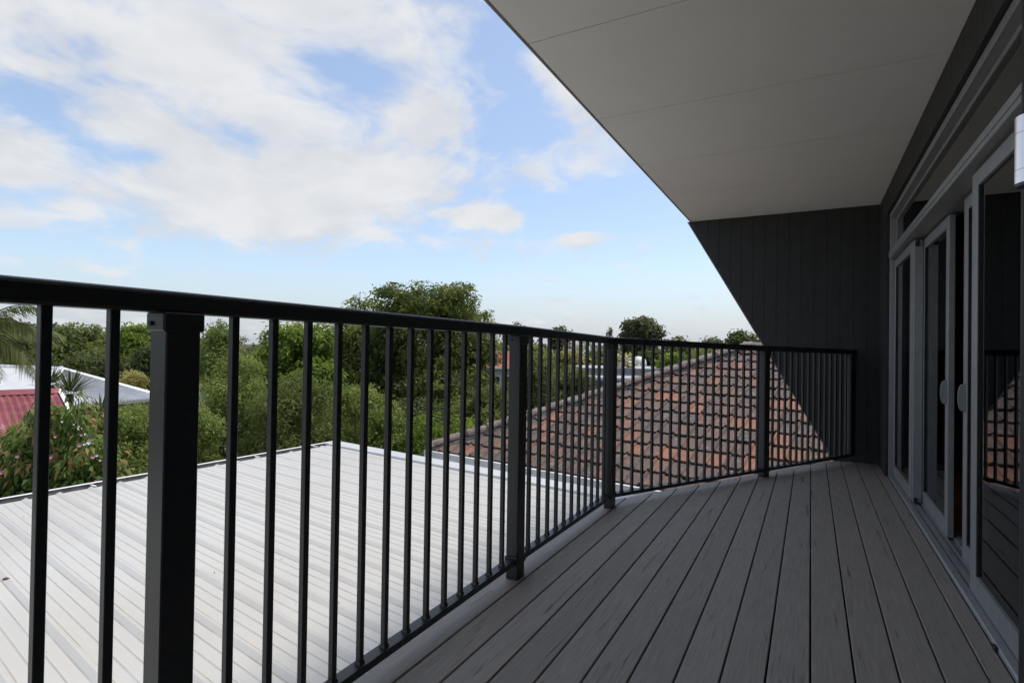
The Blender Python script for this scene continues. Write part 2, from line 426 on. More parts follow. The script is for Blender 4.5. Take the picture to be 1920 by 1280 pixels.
M['flower_pink'] = basic('pink_flower', (0.62, 0.32, 0.36), 0.6, 0, 0.3, 0.35, 20)
M['flower_white'] = basic('white_flower', (0.78, 0.74, 0.72), 0.6)

# ------------------------------------------------------------------ placing by bearing and distance
FWH = Vector((math.sin(YAW), math.cos(YAW), 0)); RTH = Vector((math.cos(YAW), -math.sin(YAW), 0))
GROUND = -3.2
def spot(px, depth, z=GROUND):
    p = FWH * depth + RTH * ((px - 960) / F_PX * depth)
    return Vector((p.x, p.y, z))
def hor(px): return 636.4 + 0.0154 * px
def z_at(px, py, depth): return EYE.z - (py - hor(px)) * depth / F_PX

# ------------------------------------------------------------------ ground
def mat_ground():
    m, t, b = new_mat('garden_ground')
    tcn = t.n('ShaderNodeTexCoord'); v = tcn.outputs['Object']
    n1 = t.noise(v, 0.12, 5.0, 0.6); n2 = t.noise(v, 2.2, 5.0, 0.65)
    col = t.mix(t.smooth(n1, 0.4, 0.62), (0.065, 0.082, 0.032, 1), (0.15, 0.125, 0.085, 1))
    col = t.mix(t.m('MULTIPLY', t.smooth(n2, 0.4, 0.7), 0.5), col, (0.05, 0.055, 0.028, 1))
    t.l(col, b.inputs['Base Color']); b.inputs['Roughness'].default_value = 0.95
    return m
mb = MB(); N = 12
for i in range(-N, N + 1):
    for j in range(-N, N + 1):
        mb.v.append((math.copysign(abs(i / N) ** 2.2, i) * 3000, math.copysign(abs(j / N) ** 2.2, j) * 3000, GROUND))
W_ = 2 * N + 1
mb.f = [(i * W_ + j, (i + 1) * W_ + j, (i + 1) * W_ + j + 1, i * W_ + j + 1) for i in range(W_ - 1) for j in range(W_ - 1)]
tag(mb.build('ground', mat_ground()), 'garden ground of grass and soil far below the deck', None, None, 'structure')

# ================================================================== THE DECK
X0, PITCH_B = -1.2695, 0.142
def deck_end(x):                               # far cut line of the boards
    return min(6.975, 4.306 + (x + 1.27) * 1.791)
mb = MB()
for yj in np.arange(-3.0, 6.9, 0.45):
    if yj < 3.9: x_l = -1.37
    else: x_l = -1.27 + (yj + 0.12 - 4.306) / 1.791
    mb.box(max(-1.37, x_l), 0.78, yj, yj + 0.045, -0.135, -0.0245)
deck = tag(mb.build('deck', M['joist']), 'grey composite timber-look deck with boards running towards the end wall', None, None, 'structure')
def board(xa, xb):
    y0 = -3.2; ya, yb = deck_end(xa), deck_end(xb); ch = 0.0025; th = 0.0235
    prof = [(xa, -th), (xa, -ch), (xa + ch, 0), (xb - ch, 0), (xb, -ch), (xb, -th)]
    m_ = MB(); n = len(prof)
    nseg = 2
    vs = [(x, y0, z) for x, z in prof] + [(x, deck_end(x), z) for x, z in prof]
    fs = [(k, (k + 1) % n, n + (k + 1) % n, n + k) for k in range(n)] + [tuple(range(n - 1, -1, -1)), tuple(range(n, 2 * n))]
    fs = [tuple(reversed(f)) for f in fs]
    m_.add(vs, fs)
    m_.build('deck_board', M['deck'], deck)
board(-1.412, X0 - 0.0035)
for i in range(14):
    xa = X0 + i * PITCH_B + 0.0035; xb = X0 + (i + 1) * PITCH_B - 0.0035
    board(xa, min(xb, 0.6535))
mb = MB()                                      # screw heads, two a board on every joist
rng = random.Random(5)
for yj in np.arange(-3.0, 6.9, 0.45):
    for i in range(-1, 14):
        for dx in (0.028, 0.108):
            x = X0 + i * PITCH_B + dx + rng.uniform(-.004, .004)
            y = yj + 0.022 + rng.uniform(-.012, .012)
            if x > 0.645 or y > deck_end(x) - 0.02: continue
            ring = [(x + math.cos(a) * 0.0042, y + math.sin(a) * 0.0042, 0.0008) for a in np.linspace(0, 2 * math.pi, 7)[:-1]]
            mb.quad(*ring)
tag(mb.build('screw_head', M['screw'], deck), None, None, None, 'stuff')
MB().box(-1.36, 0.74, -3.15, 3.9, -0.150, -0.137).build('gap_shade_sheet', M['joist'], deck)  # dark sheet added below the joists so the board gaps stay dark
mb = MB(); mb.prism([(-1.36, 3.9), (0.74, 3.9), (0.74, 6.9), (0.16, 6.9)], (0, 0, -0.150), (0, 0, -0.137), Vector((1, 0, 0)), Vector((0, 1, 0))); mb.build('gap_shade_sheet', M['joist'], deck)
mb = MB()                                      # dark edge fascia under the cut ends and the outer board
mb.prism([(0, -0.16), (0.02, -0.16), (0.02, -0.026), (0, -0.026)], (-1.395, -3.2, 0), (-1.395, 4.03, 0), Vector((1, 0, 0)), Vector((0, 0, 1)))
dv = Vector((1, 1.791, 0)).normalized(); nv = Vector((dv.y, -dv.x, 0))
mb.prism([(0.02, -0.16), (0.04, -0.16), (0.04, -0.026), (0.02, -0.026)], Vector((-1.375, 4.12, 0)), Vector((0.20, 6.94, 0)), nv, Vector((0, 0, 1)))
mb.build('edge_fascia', M['groove'], deck)

# ================================================================== THE BALUSTRADE
rail = empty('balustrade', (-1.32, 0.767, 0), 'black metal balustrade with square balusters along the deck edge, bending to the end wall', 'balustrade')
P1, P2, P3, P4, P5 = Vector((-1.32, 0.772, 0)), Vector((-1.32, 2.513, 0)), Vector((-1.303, 3.97, 0)), Vector((-0.38, 5.70, 0)), Vector((0.375, 6.885, 0))
P0 = Vector((-1.32, -0.98, 0)); PS = Vector((-1.32, -2.6, 0))
def top_z(p): # the rail runs very slightly downhill
    y = p.y
    return np.interp(y, [-3, 1.0, 2.2, 2.6, 3.97, 5.70, 6.885], [1.288, 1.289, 1.288, 1.281, 1.258, 1.224, 1.206])
def bot_z(p):
    return np.interp(p.y, [-3, 2.5, 3.97, 5.7, 6.885], [0.112, 0.106, 0.100, 0.078, 0.100])
RAILP = [(-.032, -.044), (-.027, -.050), (.027, -.050), (.032, -.044), (.032, -.010), (.029, -.004), (.022, 0), (-.022, 0), (-.029, -.004), (-.032, -.010)]
BOTP = [(-.025, -.026), (.025, -.026), (.025, -.002), (.023, 0), (-.023, 0), (-.025, -.002)]
SEGS = [(PS, P0), (P0, P1), (P1, P2), (P2, P3), (P3, P4), (P4, P5)]
Z = Vector((0, 0, 1))
def seg_axis(a, b):
    d = (b - a).normalized(); return d, Vector((d.y, -d.x, 0))
# continuous top rail with mitred bends, one length per bay
chain = [PS, P0, P1, P2, P3, P4, P5]
def mitre(k):
    p = chain[k]
    da = (chain[k] - chain[k - 1]).normalized() if k > 0 else (chain[1] - chain[0]).normalized()
    db = (chain[k + 1] - chain[k]).normalized() if k < len(chain) - 1 else da
    t_ = (da + db).normalized(); n_ = Vector((t_.y, -t_.x, 0)); s_ = 1.0 / max(0.5, n_.dot(Vector((da.y, -da.x, 0))))
    return n_ * s_
for k in range(len(chain) - 1):
    a, b = chain[k], chain[k + 1]; na, nb = mitre(k), mitre(k + 1)
    ext = 0.06 if k == len(chain) - 2 else 0.0
    b2 = b + (b - a).normalized() * ext
    za, zb = top_z(a), top_z(b2); m_ = MB(); n = len(RAILP)
    vs = [a + na * u + Z * (za + v) for u, v in RAILP] + [b2 + nb * u + Z * (zb + v) for u, v in RAILP]
    fs = [(i, (i + 1) % n, n + (i + 1) % n, n + i) for i in range(n)] + [tuple(range(n - 1, -1, -1)), tuple(range(n, 2 * n))]
    fs = [tuple(reversed(f)) for f in fs]
    m_.add(vs, fs).build('top_rail', M['black'], rail)
    d, nn = seg_axis(a, b)
    a3 = a + d * 0.038; b3 = b - d * 0.038
    m_ = MB(); n = len(BOTP)
    vs = [a3 + nn * u + Z * (bot_z(a3) + v) for u, v in BOTP] + [b3 + nn * u + Z * (bot_z(b3) + v) for u, v in BOTP]
    fs = [tuple(reversed(f)) for f in ([(i, (i + 1) % n, n + (i + 1) % n, n + i) for i in range(n)] + [tuple(range(n - 1, -1, -1)), tuple(range(n, 2 * n))])]
    m_.add(vs, fs).build('bottom_rail', M['black'], rail)
# posts with saddle brackets and screws
def post(p, d, z0=0.0):
    nn = Vector((d.y, -d.x, 0)); zt = top_z(p) - 0.049; h = 0.0405; hx = 0.0325
    m_ = MB(); m_.obox(p + Z * ((z0 + zt) / 2), nn, d, Z, hx, h, (zt - z0) / 2, 0.003)
    po = m_.build('post', M['black'], rail)
    s_ = MB(); s_.obox(p + Z * (zt - 0.022), nn, d, Z, hx + 0.004, h + 0.008, 0.0225, 0.004)
    s_.build('saddle_bracket', M['black'], po)
    for sgn in (-1, 1):
        c_ = MB()
        e_ = p + d * sgn * (h + 0.010) + nn * -0.012 + Z * (zt - 0.026)
        c_.tube([e_ - d * sgn * 0.004, e_ + d * sgn * 0.003], 0.0055, 8)
        c_.build('bracket_screw', M['rubber'], po)
    if z0 < 0.02:
        b_ = MB(); zb_ = bot_z(p)
        b_.obox(p + Z * (zb_ - 0.010), nn, d, Z, hx + 0.003, h + 0.012, 0.021, 0.003)
        b_.build('rail_bracket', M['black'], po)
    return po
post(P0, Vector((0, 1, 0))); post(P1, Vector((0, 1, 0))); post(P2, Vector((0, 1, 0)))
post(P3, Vector((0, 1, 0)))
post(P4, (P4 - P3).normalized()); post(P5, (P5 - P4).normalized(), 0.085)
# balusters
def baluster(p, d):
    nn = Vector((d.y, -d.x, 0)); z0 = bot_z(p) - 0.004; z1 = top_z(p) - 0.048
    m_ = MB(); m_.obox(p + Z * ((z0 + z1) / 2), nn, d, Z, 0.0098, 0.0098, (z1 - z0) / 2, 0.0015)
    zf = z0 + 0.0045
    foot = [(-.0098, -.0098), (.0098, -.0098), (.0098, .0098), (-.0098, .0098)]
    vs = [p + nn * (u * 1.35) + d * (v * 1.35) + Z * zf for u, v in foot] + [p + nn * (u * 1.02) + d * (v * 1.02) + Z * (zf + 0.010) for u, v in foot]
    m_.add(vs, [(0, 1, 5, 4), (1, 2, 6, 5), (2, 3, 7, 6), (3, 0, 4, 7)])
    m_.build('baluster', M['black'], rail)
def bals(a, ys_or_s, d=None):
    for y in ys_or_s:
        baluster(Vector((a.x, y, 0)) if d is None else a + d * y, Vector((0, 1, 0)) if d is None else d)
bals(P1, [0.277, 0.397, 0.517, 0.638])
bals(P1, [0.157, 0.037, -0.083, -0.203, -0.323, -0.443, -0.563, -0.683, -0.803])
bals(P1, [0.9215 + 0.1207 * k for k in range(13)])
bals(P2, [2.655 + 0.1215 * k for k in range(11)])
d34 = (P4 - P3).normalized(); bals(P3, [0.120 + 0.1082 * k for k in range(17)], d34)
d45 = (P5 - P4).normalized(); bals(P4, [0.122 + 0.0918 * k for k in range(14)], d45)

# ================================================================== OUR OWN HOUSE
house = empty('modern_house', (2.0, 2.0, GROUND), 'dark grey clad upper storey with pale soffit and silver sliding doors along the deck', 'house')
ZS = 2.744; XE = -1.314; XW = 0.632; YE = 6.98
# soffit: backing and panels
soff = MB().box(XE + 0.004, XW + 0.3, -3.3, YE + 0.12, ZS + 0.009, ZS + 0.05).build('soffit', M['leadgrey'], house)
joints = [-3.3, -2.763, -1.703, -0.643, 0.417, 1.477, 2.537, 3.597, 4.662, 5.73, YE + 0.1]
for a, b in zip(joints[:-1], joints[1:]):
    MB().box(XE + 0.012, XW + 0.02, a + 0.0028, b - 0.0028, ZS, ZS + 0.0085).build('soffit_panel', M['soffit'], soff)
MB().box(XE - 0.004, XE + 0.0105, -3.3, YE + 0.13, ZS - 0.003, ZS + 0.03).build('soffit_edge_trim', M['trim'], soff)
rf = MB()
rf.box(XE + 0.02, 8.0, -3.3, 7.6, ZS + 0.052, ZS + 0.30)
rf.build('roof', M['wall'], house)
# wing wall at the end of the deck: raking outer edge
RK = [(-1.338, ZS), (0.205, 0.055), (0.238, -0.002)]
def rake_z(x): return max(-0.002, ZS - (x + 1.338) * 1.7428)
ew = MB()
x_l, x_r = -1.322, 4.0
poly = [(x_l, ZS + 0.03), (0.232, -0.03), (0.232, -3.2), (x_r, -3.2), (x_r, ZS + 0.03)]
ew.prism([(x, z) for x, z in poly], (0, YE + 0.019, 0), (0, YE + 0.12, 0), Vector((1, 0, 0)), Z)
endw = ew.build('end_wall', M['wall'], house)
gx = [-1.352] + [-1.2263 + 0.1252 * k for k in range(15)]
gx = [g for g in gx if g < XW - 0.02] + [XW + 0.01]
for a, b in zip(gx[:-1], gx[1:]):
    a1, b1 = a + 0.0014, b - 0.0014
    a1 = max(a1, -1.336)
    za, zb = rake_z(a1), rake_z(b1)
    m_ = MB(); pts = [(a1, za), (b1, zb), (b1, ZS - 0.002), (a1, ZS - 0.002)]
    if za > 0 and zb <= 0: xk = 0.236; pts = [(a1, za), (xk, -0.002), (b1, zb), (b1, ZS - 0.002), (a1, ZS - 0.002)]
    m_.prism(pts, (0, YE, 0), (0, YE + 0.018, 0), Vector((1, 0, 0)), Z)
    m_.build('cladding_board', M['wall'], endw)
tr = MB(); e0, e1 = Vector((-1.338, 0, ZS)), Vector((0.236, 0, -0.002)); ed = (e1 - e0).normalized(); en = Vector((-ed.z, 0, ed.x))
if en.x > 0: en = -en
tr.prism([(0.0, YE - 0.002), (0.012, YE - 0.002), (0.012, YE + 0.125), (0.0, YE + 0.125)], e0, e1, en, Vector((0, 1, 0)))
tr.build('raking_edge_trim', M['trim'], endw)
# side wall: pier at the far end, band over the doors, pier beside the camera
sw = MB()
sw.box(XW + 0.02, XW + 0.12, 6.345, YE + 0.02, -0.03, ZS + 0.02)
sw.box(XW + 0.02, XW + 0.12, 2.50, 6.345, 2.505, ZS + 0.02)
sw.box(XW + 0.02, XW + 0.12, -3.3, 2.50, -0.03, ZS + 0.02)
sw.box(XW + 0.13, XW + 0.23, -3.3, YE, -3.2, -0.14)
sidew = sw.build('side_wall', M['groove'], house)
gy = [YE - 0.001 - 0.1252 * k for k in range(80)]
for b, a in zip(gy[:-1], gy[1:]):
    if b < -3.1: break
    pieces = [(a + .002, b - .002, -0.02 if (a > 6.34 or b < 2.5) else 2.506)]
    if a < 6.345 < b: pieces = [(6.346, b - .002, 0.001), (a + .002, 6.344, 2.506)]
    if a < 2.50 < b: pieces = [(a + .002, 2.499, 0.001), (2.501, b - .002, 2.506)]
    for (p_, q_, zz) in pieces:
        MB().box(XW, XW + 0.0185, p_, q_, max(zz, 0.001), ZS - 0.001).build('cladding_board', M['wall'], sidew)
# the room behind the glass
rm = MB()
rm.box(0.86, 5.6, 1.5, 7.0, -0.06, 0.0)
room_f = rm.build('room_floor', M['timber'], house)
rm = MB()
rm.box(5.6, 5.7, 1.4, 7.1, -0.06, 2.6); rm.box(0.86, 5.6, 7.0, 7.1, -0.06, 2.6); rm.box(0.86, 5.6, 1.4, 1.5, -0.06, 2.6); rm.box(0.80, 5.7, 1.4, 7.1, 2.6, 2.7)
rm.box(0.86, 0.90, 6.36, 7.0, -0.06, 2.6); rm.box(0.86, 0.90, 1.5, 2.48, -0.06, 2.6)
rm.build('room_wall', M['interior'], house)
# door frame
df = MB(); A_ = M['alu']
FX0, FX1 = 0.655, 0.835
df.box(FX0, FX1, 6.30, 6.343, 0.002, 2.50, 0.002)
df.box(FX0, FX1, 2.503, 2.55, 0.002, 2.50, 0.002)
df.box(FX0, FX1, 2.55, 6.30, 2.452, 2.50, 0.002)
dframe = df.build('door_frame', A_, house)
m_ = MB(); m_.box(FX0 - 0.012, FX1, 2.551, 6.299, 2.062, 2.132, 0.003); m_.box(FX0 - 0.016, FX0 - 0.0125, 2.551, 6.299, 2.088, 2.096)
m_.build('transom_bar', A_, dframe)
m_ = MB(); m_.box(0.705, 0.712, 2.552, 6.298, 2.134, 2.449); m_.build('glass_pane', M['glass'], dframe)
m_ = MB(); m_.box(0.70, 0.735, 6.262, 6.298, 2.134, 2.449); m_.box(0.70, 0.735, 2.552, 2.59, 2.134, 2.449); m_.box(0.70, 0.735, 2.592, 6.26, 2.42, 2.449); m_.build('transom_bead', A_, dframe)
# sill with tracks
m_ = MB(); m_.prism([(0.656, 0.001), (0.656, 0.016), (0.662, 0.022), (0.692, 0.026), (0.692, 0.014), (0.702, 0.014), (0.702, 0.030), (0.728, 0.030), (0.728, 0.016), (0.748, 0.016), (0.748, 0.036), (0.756, 0.036), (0.756, 0.02), (0.79, 0.02), (0.79, 0.040), (0.834, 0.040), (0.834, 0.001)],
                    (0, 2.551, 0), (0, 6.299, 0), Vector((1, 0, 0)), Z)
sill = m_.build('sill_track', A_, dframe)
m_ = MB()
for y in np.arange(2.62, 6.2, 0.27):
    ring = [(0.676 + math.cos(a) * 0.0036, y + math.sin(a) * 0.0036, 0.0256) for a in np.linspace(0, 2 * math.pi, 8)[:-1]]
    m_.quad(*ring)
tag(m_.build('sill_screw', M['rubber'], dframe), None, None, None, 'stuff')
m_ = MB(); m_.obox(Vector((0.652, 2.855, 0.012)), Vector((1, 0, 0)), Vector((0, 1, 0)), Z, 0.006, 0.020, 0.010, 0.003); m_.build('drain_cap', M['rubber'], dframe)
# door panels
def panel(name, x, y0, y1, sw_l, sw_r, hand=None, z0=0.032, z1=2.045):
    m_ = MB(); xa, xb = x - 0.016, x + 0.016
    m_.box(xa, xb, y1 - sw_l, y1, z0, z1, 0.002); m_.box(xa, xb, y0, y0 + sw_r, z0, z1, 0.002)
    m_.box(xa + .0005, xb - .0005, y0 + sw_r, y1 - sw_l, z0, z0 + 0.098); m_.box(xa + .0005, xb - .0005, y0 + sw_r, y1 - sw_l, z1 - 0.072, z1)
    p_ = m_.build(name, A_, house)
    g_ = MB(); g_.box(x - 0.003, x + 0.004, y0 + sw_r + .001, y1 - sw_l - .001, z0 + 0.099, z1 - 0.073); g_.build('glass_pane', M['glass'], p_)
    s_ = MB(); q = 0.006
    s_.box(xa + .003, x - .0035, y1 - sw_l - q, y1 - sw_l - .0002, z0 + .099, z1 - .073); s_.box(xa + .003, x - .0035, y0 + sw_r + .0002, y0 + sw_r + q, z0 + .099, z1 - .073)
    s_.build('glazing_seal', M['rubber'], p_)
    if hand is not None:
        h_ = MB(); n = 10; pts = []
        for k in range(n + 1):
            a = math.pi * k / n
            pts.append(Vector((xa - 0.004 - 0.028 * math.sin(a) ** 0.6, hand, 0.93 + 0.076 * math.cos(a))))
        prof = []
        for k in range(n):
            pa, pb = pts[k], pts[k + 1]; dd = (pb - pa).normalized(); oo = Vector((0, 1, 0)).cross(dd)
            prof.append(pa)
        prof.append(pts[-1]); nn_ = len(prof)
        h_.add([q_ + Vector((0, -0.009, 0)) for q_ in prof] + [q_ + Vector((0, 0.009, 0)) for q_ in prof],
               [tuple(range(nn_)), tuple(range(2 * nn_ - 1, nn_ - 1, -1))] + [(k, nn_ + k, nn_ + (k + 1) % nn_, (k + 1) % nn_) for k in range(nn_)])
        h_.box(xa - 0.006, xa - 0.0003, hand - 0.010, hand + 0.010, 0.85, 1.01, 0.002)
        h_.build('handle', M['handle'], p_)
    return p_
panel('sliding_door', 0.706, 5.255, 6.295, 0.070, 0.115)
panel('sliding_door', 0.772, 4.335, 5.265, 0.075, 0.085, 4.385)
panel('sliding_door', 0.772, 3.02, 3.95, 0.085, 0.075, 3.905)
panel('sliding_door', 0.706, 2.556, 3.445, 0.100, 0.110)
# mullion adaptor that closes the outer track, with its rubber stops
m_ = MB(); m_.box(0.696, 0.752, 5.205, 5.253, 0.036, 2.046, 0.002); mu = m_.build('track_mullion', A_, house)
m_ = MB(); m_.box(0.700, 0.724, 5.180, 5.204, 0.031, 0.072, 0.002); m_.build('rubber_stop', M['rubber'], mu)
m_ = MB(); m_.box(0.700, 0.724, 5.180, 5.204, 1.995, 2.036, 0.002); m_.build('rubber_stop', M['rubber'], mu)

# wall light on the pier beside the doors
lamp = empty('wall_light', (XW, 2.09, 1.745), 'white cylindrical wall light beside the sliding doors at the picture edge', 'wall light')
LC = Vector((0.566, 2.108, 0))
def cyl(c, r, z0, z1, n=32):
    m_ = MB(); vs = []; fs = []
    for z in (z0, z1):
        vs += [(c.x + math.cos(2 * math.pi * k / n) * r, c.y + math.sin(2 * math.pi * k / n) * r, z) for k in range(n)]
    fs = [(k, (k + 1) % n, n + (k + 1) % n, n + k) for k in range(n)] + [tuple(range(n - 1, -1, -1)), tuple(range(n, 2 * n))]
    return m_.add(vs, fs)
cyl(LC, 0.047, 1.668, 1.706).build('lamp_shade', M['lamp'], lamp, False)
cyl(LC, 0.047, 1.7072, 1.812).build('lamp_shade', M['lamp'], lamp, False)
cyl(LC, 0.047, 1.8132, 1.862).build('lamp_shade', M['lamp'], lamp, False)
cyl(LC, 0.043, 1.66, 1.867).build('lamp_core', M['alu_dark'], lamp, False)
MB().box(0.600, XW - 0.0002, 2.078, 2.138, 1.70, 1.82, 0.003).build('wall_bracket', M['lamp'], lamp)

# litter
m_ = MB(); m_.add([(0, 0, .003), (.02, -.008, .006), (.045, 0, .002), (.02, .009, .007)], [(0, 1, 2), (0, 2, 3)])
lf = m_.mesh('dry_leaf', basic('dry_leaf_orange', (0.42, 0.20, 0.10), 0.8))
tag(inst('dry_leaf', lf, Matrix.Translation((0.628, 4.05, 0.002)) @ Matrix.Rotation(0.4, 4, 'Z'), None), 'small dry orange leaf on the deck beside the door sill', 'leaf')

# ================================================================== WHITE STEEL ROOF NEXT DOOR
RD = Vector((0.988, -0.155, 0.0)).normalized()          # along the ribs, towards our house
GD = Vector((0.049, 0.9988, 0.0)).normalized()          # along the gutter
HG = 1.50; ZG = EYE.z - HG
ZG -= 0.03
C0 = Vector((-4.30 * HG, 4.24 * HG, ZG))               # far gutter corner
FALL = 0.004
shed = empty('outbuilding', (C0.x + 3, C0.y - 4, GROUND), 'low white outbuilding with ribbed white steel roof just below the deck', 'outbuilding')
ND = Vector((-RD.y, RD.x, 0))                          # across the ribs, away from camera
PIT = 0.178 * HG
LEN = 6.4
def rib_prof():
    w = PIT; h = 0.017
    return [(0.0, 0), (0.022, h), (0.032, h), (0.066, 0), (0.058 + (w - .058) * .33 - .008, 0), (0.058 + (w - .058) * .33, 0.004), (0.058 + (w - .058) * .33 + .008, 0),
            (0.058 + (w - .058) * .67 - .008, 0), (0.058 + (w - .058) * .67, 0.004), (0.058 + (w - .058) * .67 + .008, 0)]
RP = rib_prof()
NR = 36
SHEET = 3
# position along gutter for an offset u across ribs: gutter end of the sheet is cut along GD
cg = GD.dot(ND); sg = GD.dot(RD)
def roof_pt(u, s, v):       # u metres back from the far edge (towards camera), s metres from gutter along ribs, v height
    g = C0 + GD * (-u / cg)
    p = g + RD * s
    return Vector((p.x, p.y, ZG + s * FALL + v))
for k in range(0, NR, SHEET):
    m_ = MB(); prof = []
    for j in range(SHEET):
        prof += [(0.10 + (k + j) * PIT + a, v) for a, v in RP]
    prof.append((0.10 + (k + SHEET) * PIT - 0.0008, 0))
    n = len(prof)
    vs = [roof_pt(u, 0.035, v) for u, v in prof] + [roof_pt(u, LEN, v) for u, v in prof] + [roof_pt(u, 0.035, v - 0.0022) for u, v in prof]
    fs = [(i, i + 1, n + i + 1, n + i) for i in range(n - 1)] + [(i, 2 * n + i, 2 * n + i + 1, i + 1) for i in range(n - 1)]
    m_.add(vs, fs); m_.build('roof_sheet', M['roof_white'], shed)
# barge capping on the far edge
m_ = MB(); prof = [(-0.012, -0.14), (-0.012, 0.016), (-0.004, 0.022), (0.262, 0.026), (0.270, 0.002), (0.267, 0.001), (0.258, 0.021), (-0.002, 0.018), (-0.006, 0.012), (-0.006, -0.14)]
n = len(prof)
vs = [roof_pt(u, -0.05, v) for u, v in prof] + [roof_pt(u, LEN, v) for u, v in prof]
m_.add(vs, [(i, (i + 1) % n, n + (i + 1) % n, n + i) for i in range(n)] + [tuple(range(n - 1, -1, -1)), tuple(range(n, 2 * n))]); m_.build('barge_capping', M['cap_white'], shed)
# gutter: half open box hung below the sheet ends
m_ = MB(); GX = Vector((-GD.y, GD.x, 0))
if GX.x > 0: GX = -GX
prof = [(-0.055, -0.012), (-0.052, -0.105), (0.105, -0.105), (0.110, 0.018), (0.120, 0.022), (0.121, 0.014), (0.115, 0.010), (0.112, -0.110), (-0.058, -0.110), (-0.060, -0.012)]
gs, ge = C0 - GD * 10.5, C0 + GD * 0.10
m_.prism(prof, gs, ge, GX, Z)
gut = m_.build('gutter', M['gutter_grey'], shed)
m_ = MB(); m_.prism([(0.104, 0.017), (0.124, 0.0245), (0.1245, 0.018), (0.124, -0.11), (0.118, -0.11), (0.118, 0.012)], gs, ge, GX, Z); m_.build('gutter_lip', M['white'], gut)
for k in range(8):
    p = C0 - GD * (0.45 + 0.95 * k); b_ = MB(); b_.obox(p + GX * 0.055 + Z * 0.004, GX, GD, Z, 0.062, 0.012, 0.0025, 0.0); b_.build('gutter_bracket', M['white'], gut)
m_ = MB()
for (s, u) in ((0.03, 0.03),):
    a = roof_pt(-0.02, 0.05, -0.14); b = roof_pt(9.0, 0.05, -0.14); c = roof_pt(9.0, LEN - .1, -0.14); d = roof_pt(-0.02, LEN - .1, -0.14)
    low = lambda q: Vector((q.x, q.y, GROUND))
    m_.quad(a, b, low(b), low(a)); m_.quad(b, c, low(c), low(b)); m_.quad(c, d, low(d), low(c)); m_.quad(d, a, low(a), low(d))
m_.build('wall', M['white'], shed)
# a little blown grit and leaf scrap on the sheets
rg = random.Random(8); m_ = MB()
for k in range(70):
    p = roof_pt(rg.uniform(.4, 8.5), rg.uniform(.2, 4.8), 0.003); a = rg.uniform(0, 3.1); r = rg.uniform(.004, .012)
    e = Vector((math.cos(a), math.sin(a), 0)); f = Vector((-e.y, e.x, 0)) * .45
    m_.quad(p - e * r, p - f * r + Z * .002, p + e * r + Z * .003, p + f * r + Z * .002)
tag(m_.build('leaf_scrap', basic('dry_scrap', (0.2, 0.15, 0.1), .9), shed), None, None, None, 'stuff')
# a fallen bark curl lying on the sheets
m_ = MB(); q = Vector((-3.03, 0.93, 0)); 
def on_roof(px, py):
    d = FW * F_PX + RT * (px - 960) - UP * (py - 640)
    n_ = Vector((0, 0, 1)) - RD * FALL
    k = (roof_pt(0, 0, 0.004) - EYE).dot(n_) / d.dot(n_)
    return EYE + d * k
q = on_roof(12, 1087)
m_.tube([q + Vector((-.02, -.012, .006)), q + Vector((-.005, 0, .010)), q + Vector((.012, .004, .008)), q + Vector((.026, .012, .007))], [.004, .009, .008, .003], 7)
tag(m_.build('bark_curl', basic('bark_brown', (0.16, 0.09, 0.05), 0.9)), 'brown curl of bark lying on the white roof sheets', 'bark')

# ================================================================== TILED ROOF NEXT DOOR
HT = 1.80; k_ = HT / 1.33
TA = Vector((-4.278 * k_, 5.773 * k_, EYE.z - HT)); TE = Vector((0.989, -0.149, 0)).normalized(); TD = Vector((0.149, 0.989, 0)).normalized()
PHI = R_(23.8); TS = TD * math.cos(PHI) + Z * math.sin(PHI); TN = (TE.cross(TS)).normalized()
CW, CL = 0.226, 0.331; RUN = 4.15
th = empty('tiled_house', (TA.x + 5, TA.y + 4, GROUND), 'neighbouring house with hipped roof of weathered orange and brown clay tiles', 'house')
def tpt(a, b, h=0.0): return TA + TE * a + TS * b + TN * h
# one tile: two shallow pans, a side roll, thick curved front lip
def tile_mesh():
    prof = [(0.0, 0.012), (0.010, 0.042), (0.030, 0.044), (0.052, 0.014), (0.108, 0.012), (0.124, 0.019), (0.140, 0.012), (0.204, 0.011), (0.224, 0.016)]
    m_ = MB(); n = len(prof); L = 0.40
    rows = [(0.0, -0.004, -1), (0.012, 0.014, 0), (0.20, 0.012, 0), (L, -0.010, 0)]
    vs = [(u, 0.010, max(-0.004, v - 0.008)) for u, v in prof]
    vs += [(u, 0.0, v + 0.016) for u, v in prof]
    vs += [(u, 0.012, v + 0.025) for u, v in prof]
    vs += [(u, L, v - 0.012) for u, v in prof]
    fs = []
    for r in range(3):
        for i in range(n - 1):
            fs.append((r * n + i, r * n + i + 1, (r + 1) * n + i + 1, (r + 1) * n + i))
    fs += [(0, n, 2 * n, 3 * n), (n - 1, 4 * n - 1, 3 * n - 1, 2 * n - 1)]
    m_.add(vs, fs)
    return m_
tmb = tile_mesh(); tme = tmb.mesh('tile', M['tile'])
rngt = random.Random(11)
basis = Matrix((TE, TS, TN)).transposed().to_4x4()
def pix(p):
    d = Vector(p) - EYE; w = d.dot(FW)
    return (960 + F_PX * d.dot(RT) / w, 640 - F_PX * d.dot(UP) / w) if w > 0.1 else (-1, -1)
rv, rfc, rt = [], [], []
tr_roof = MB(); 
hipA, hipB = tpt(0, 0), TA + (TE + TD) * RUN + Z * RUN * math.tan(PHI)
rid_end = hipB + TE * 8; eaveB = TA + TE * 14
back = TA + TD * (2 * RUN)
b0 = TN * -0.02
tr_roof.quad(hipA + b0, eaveB + b0, eaveB + (TE * -RUN) * 0 + TD * 0 + b0 + (TE * 0), rid_end + b0, hipB + b0)
tr_roof.quad(back + b0, hipA + b0, hipB + b0)
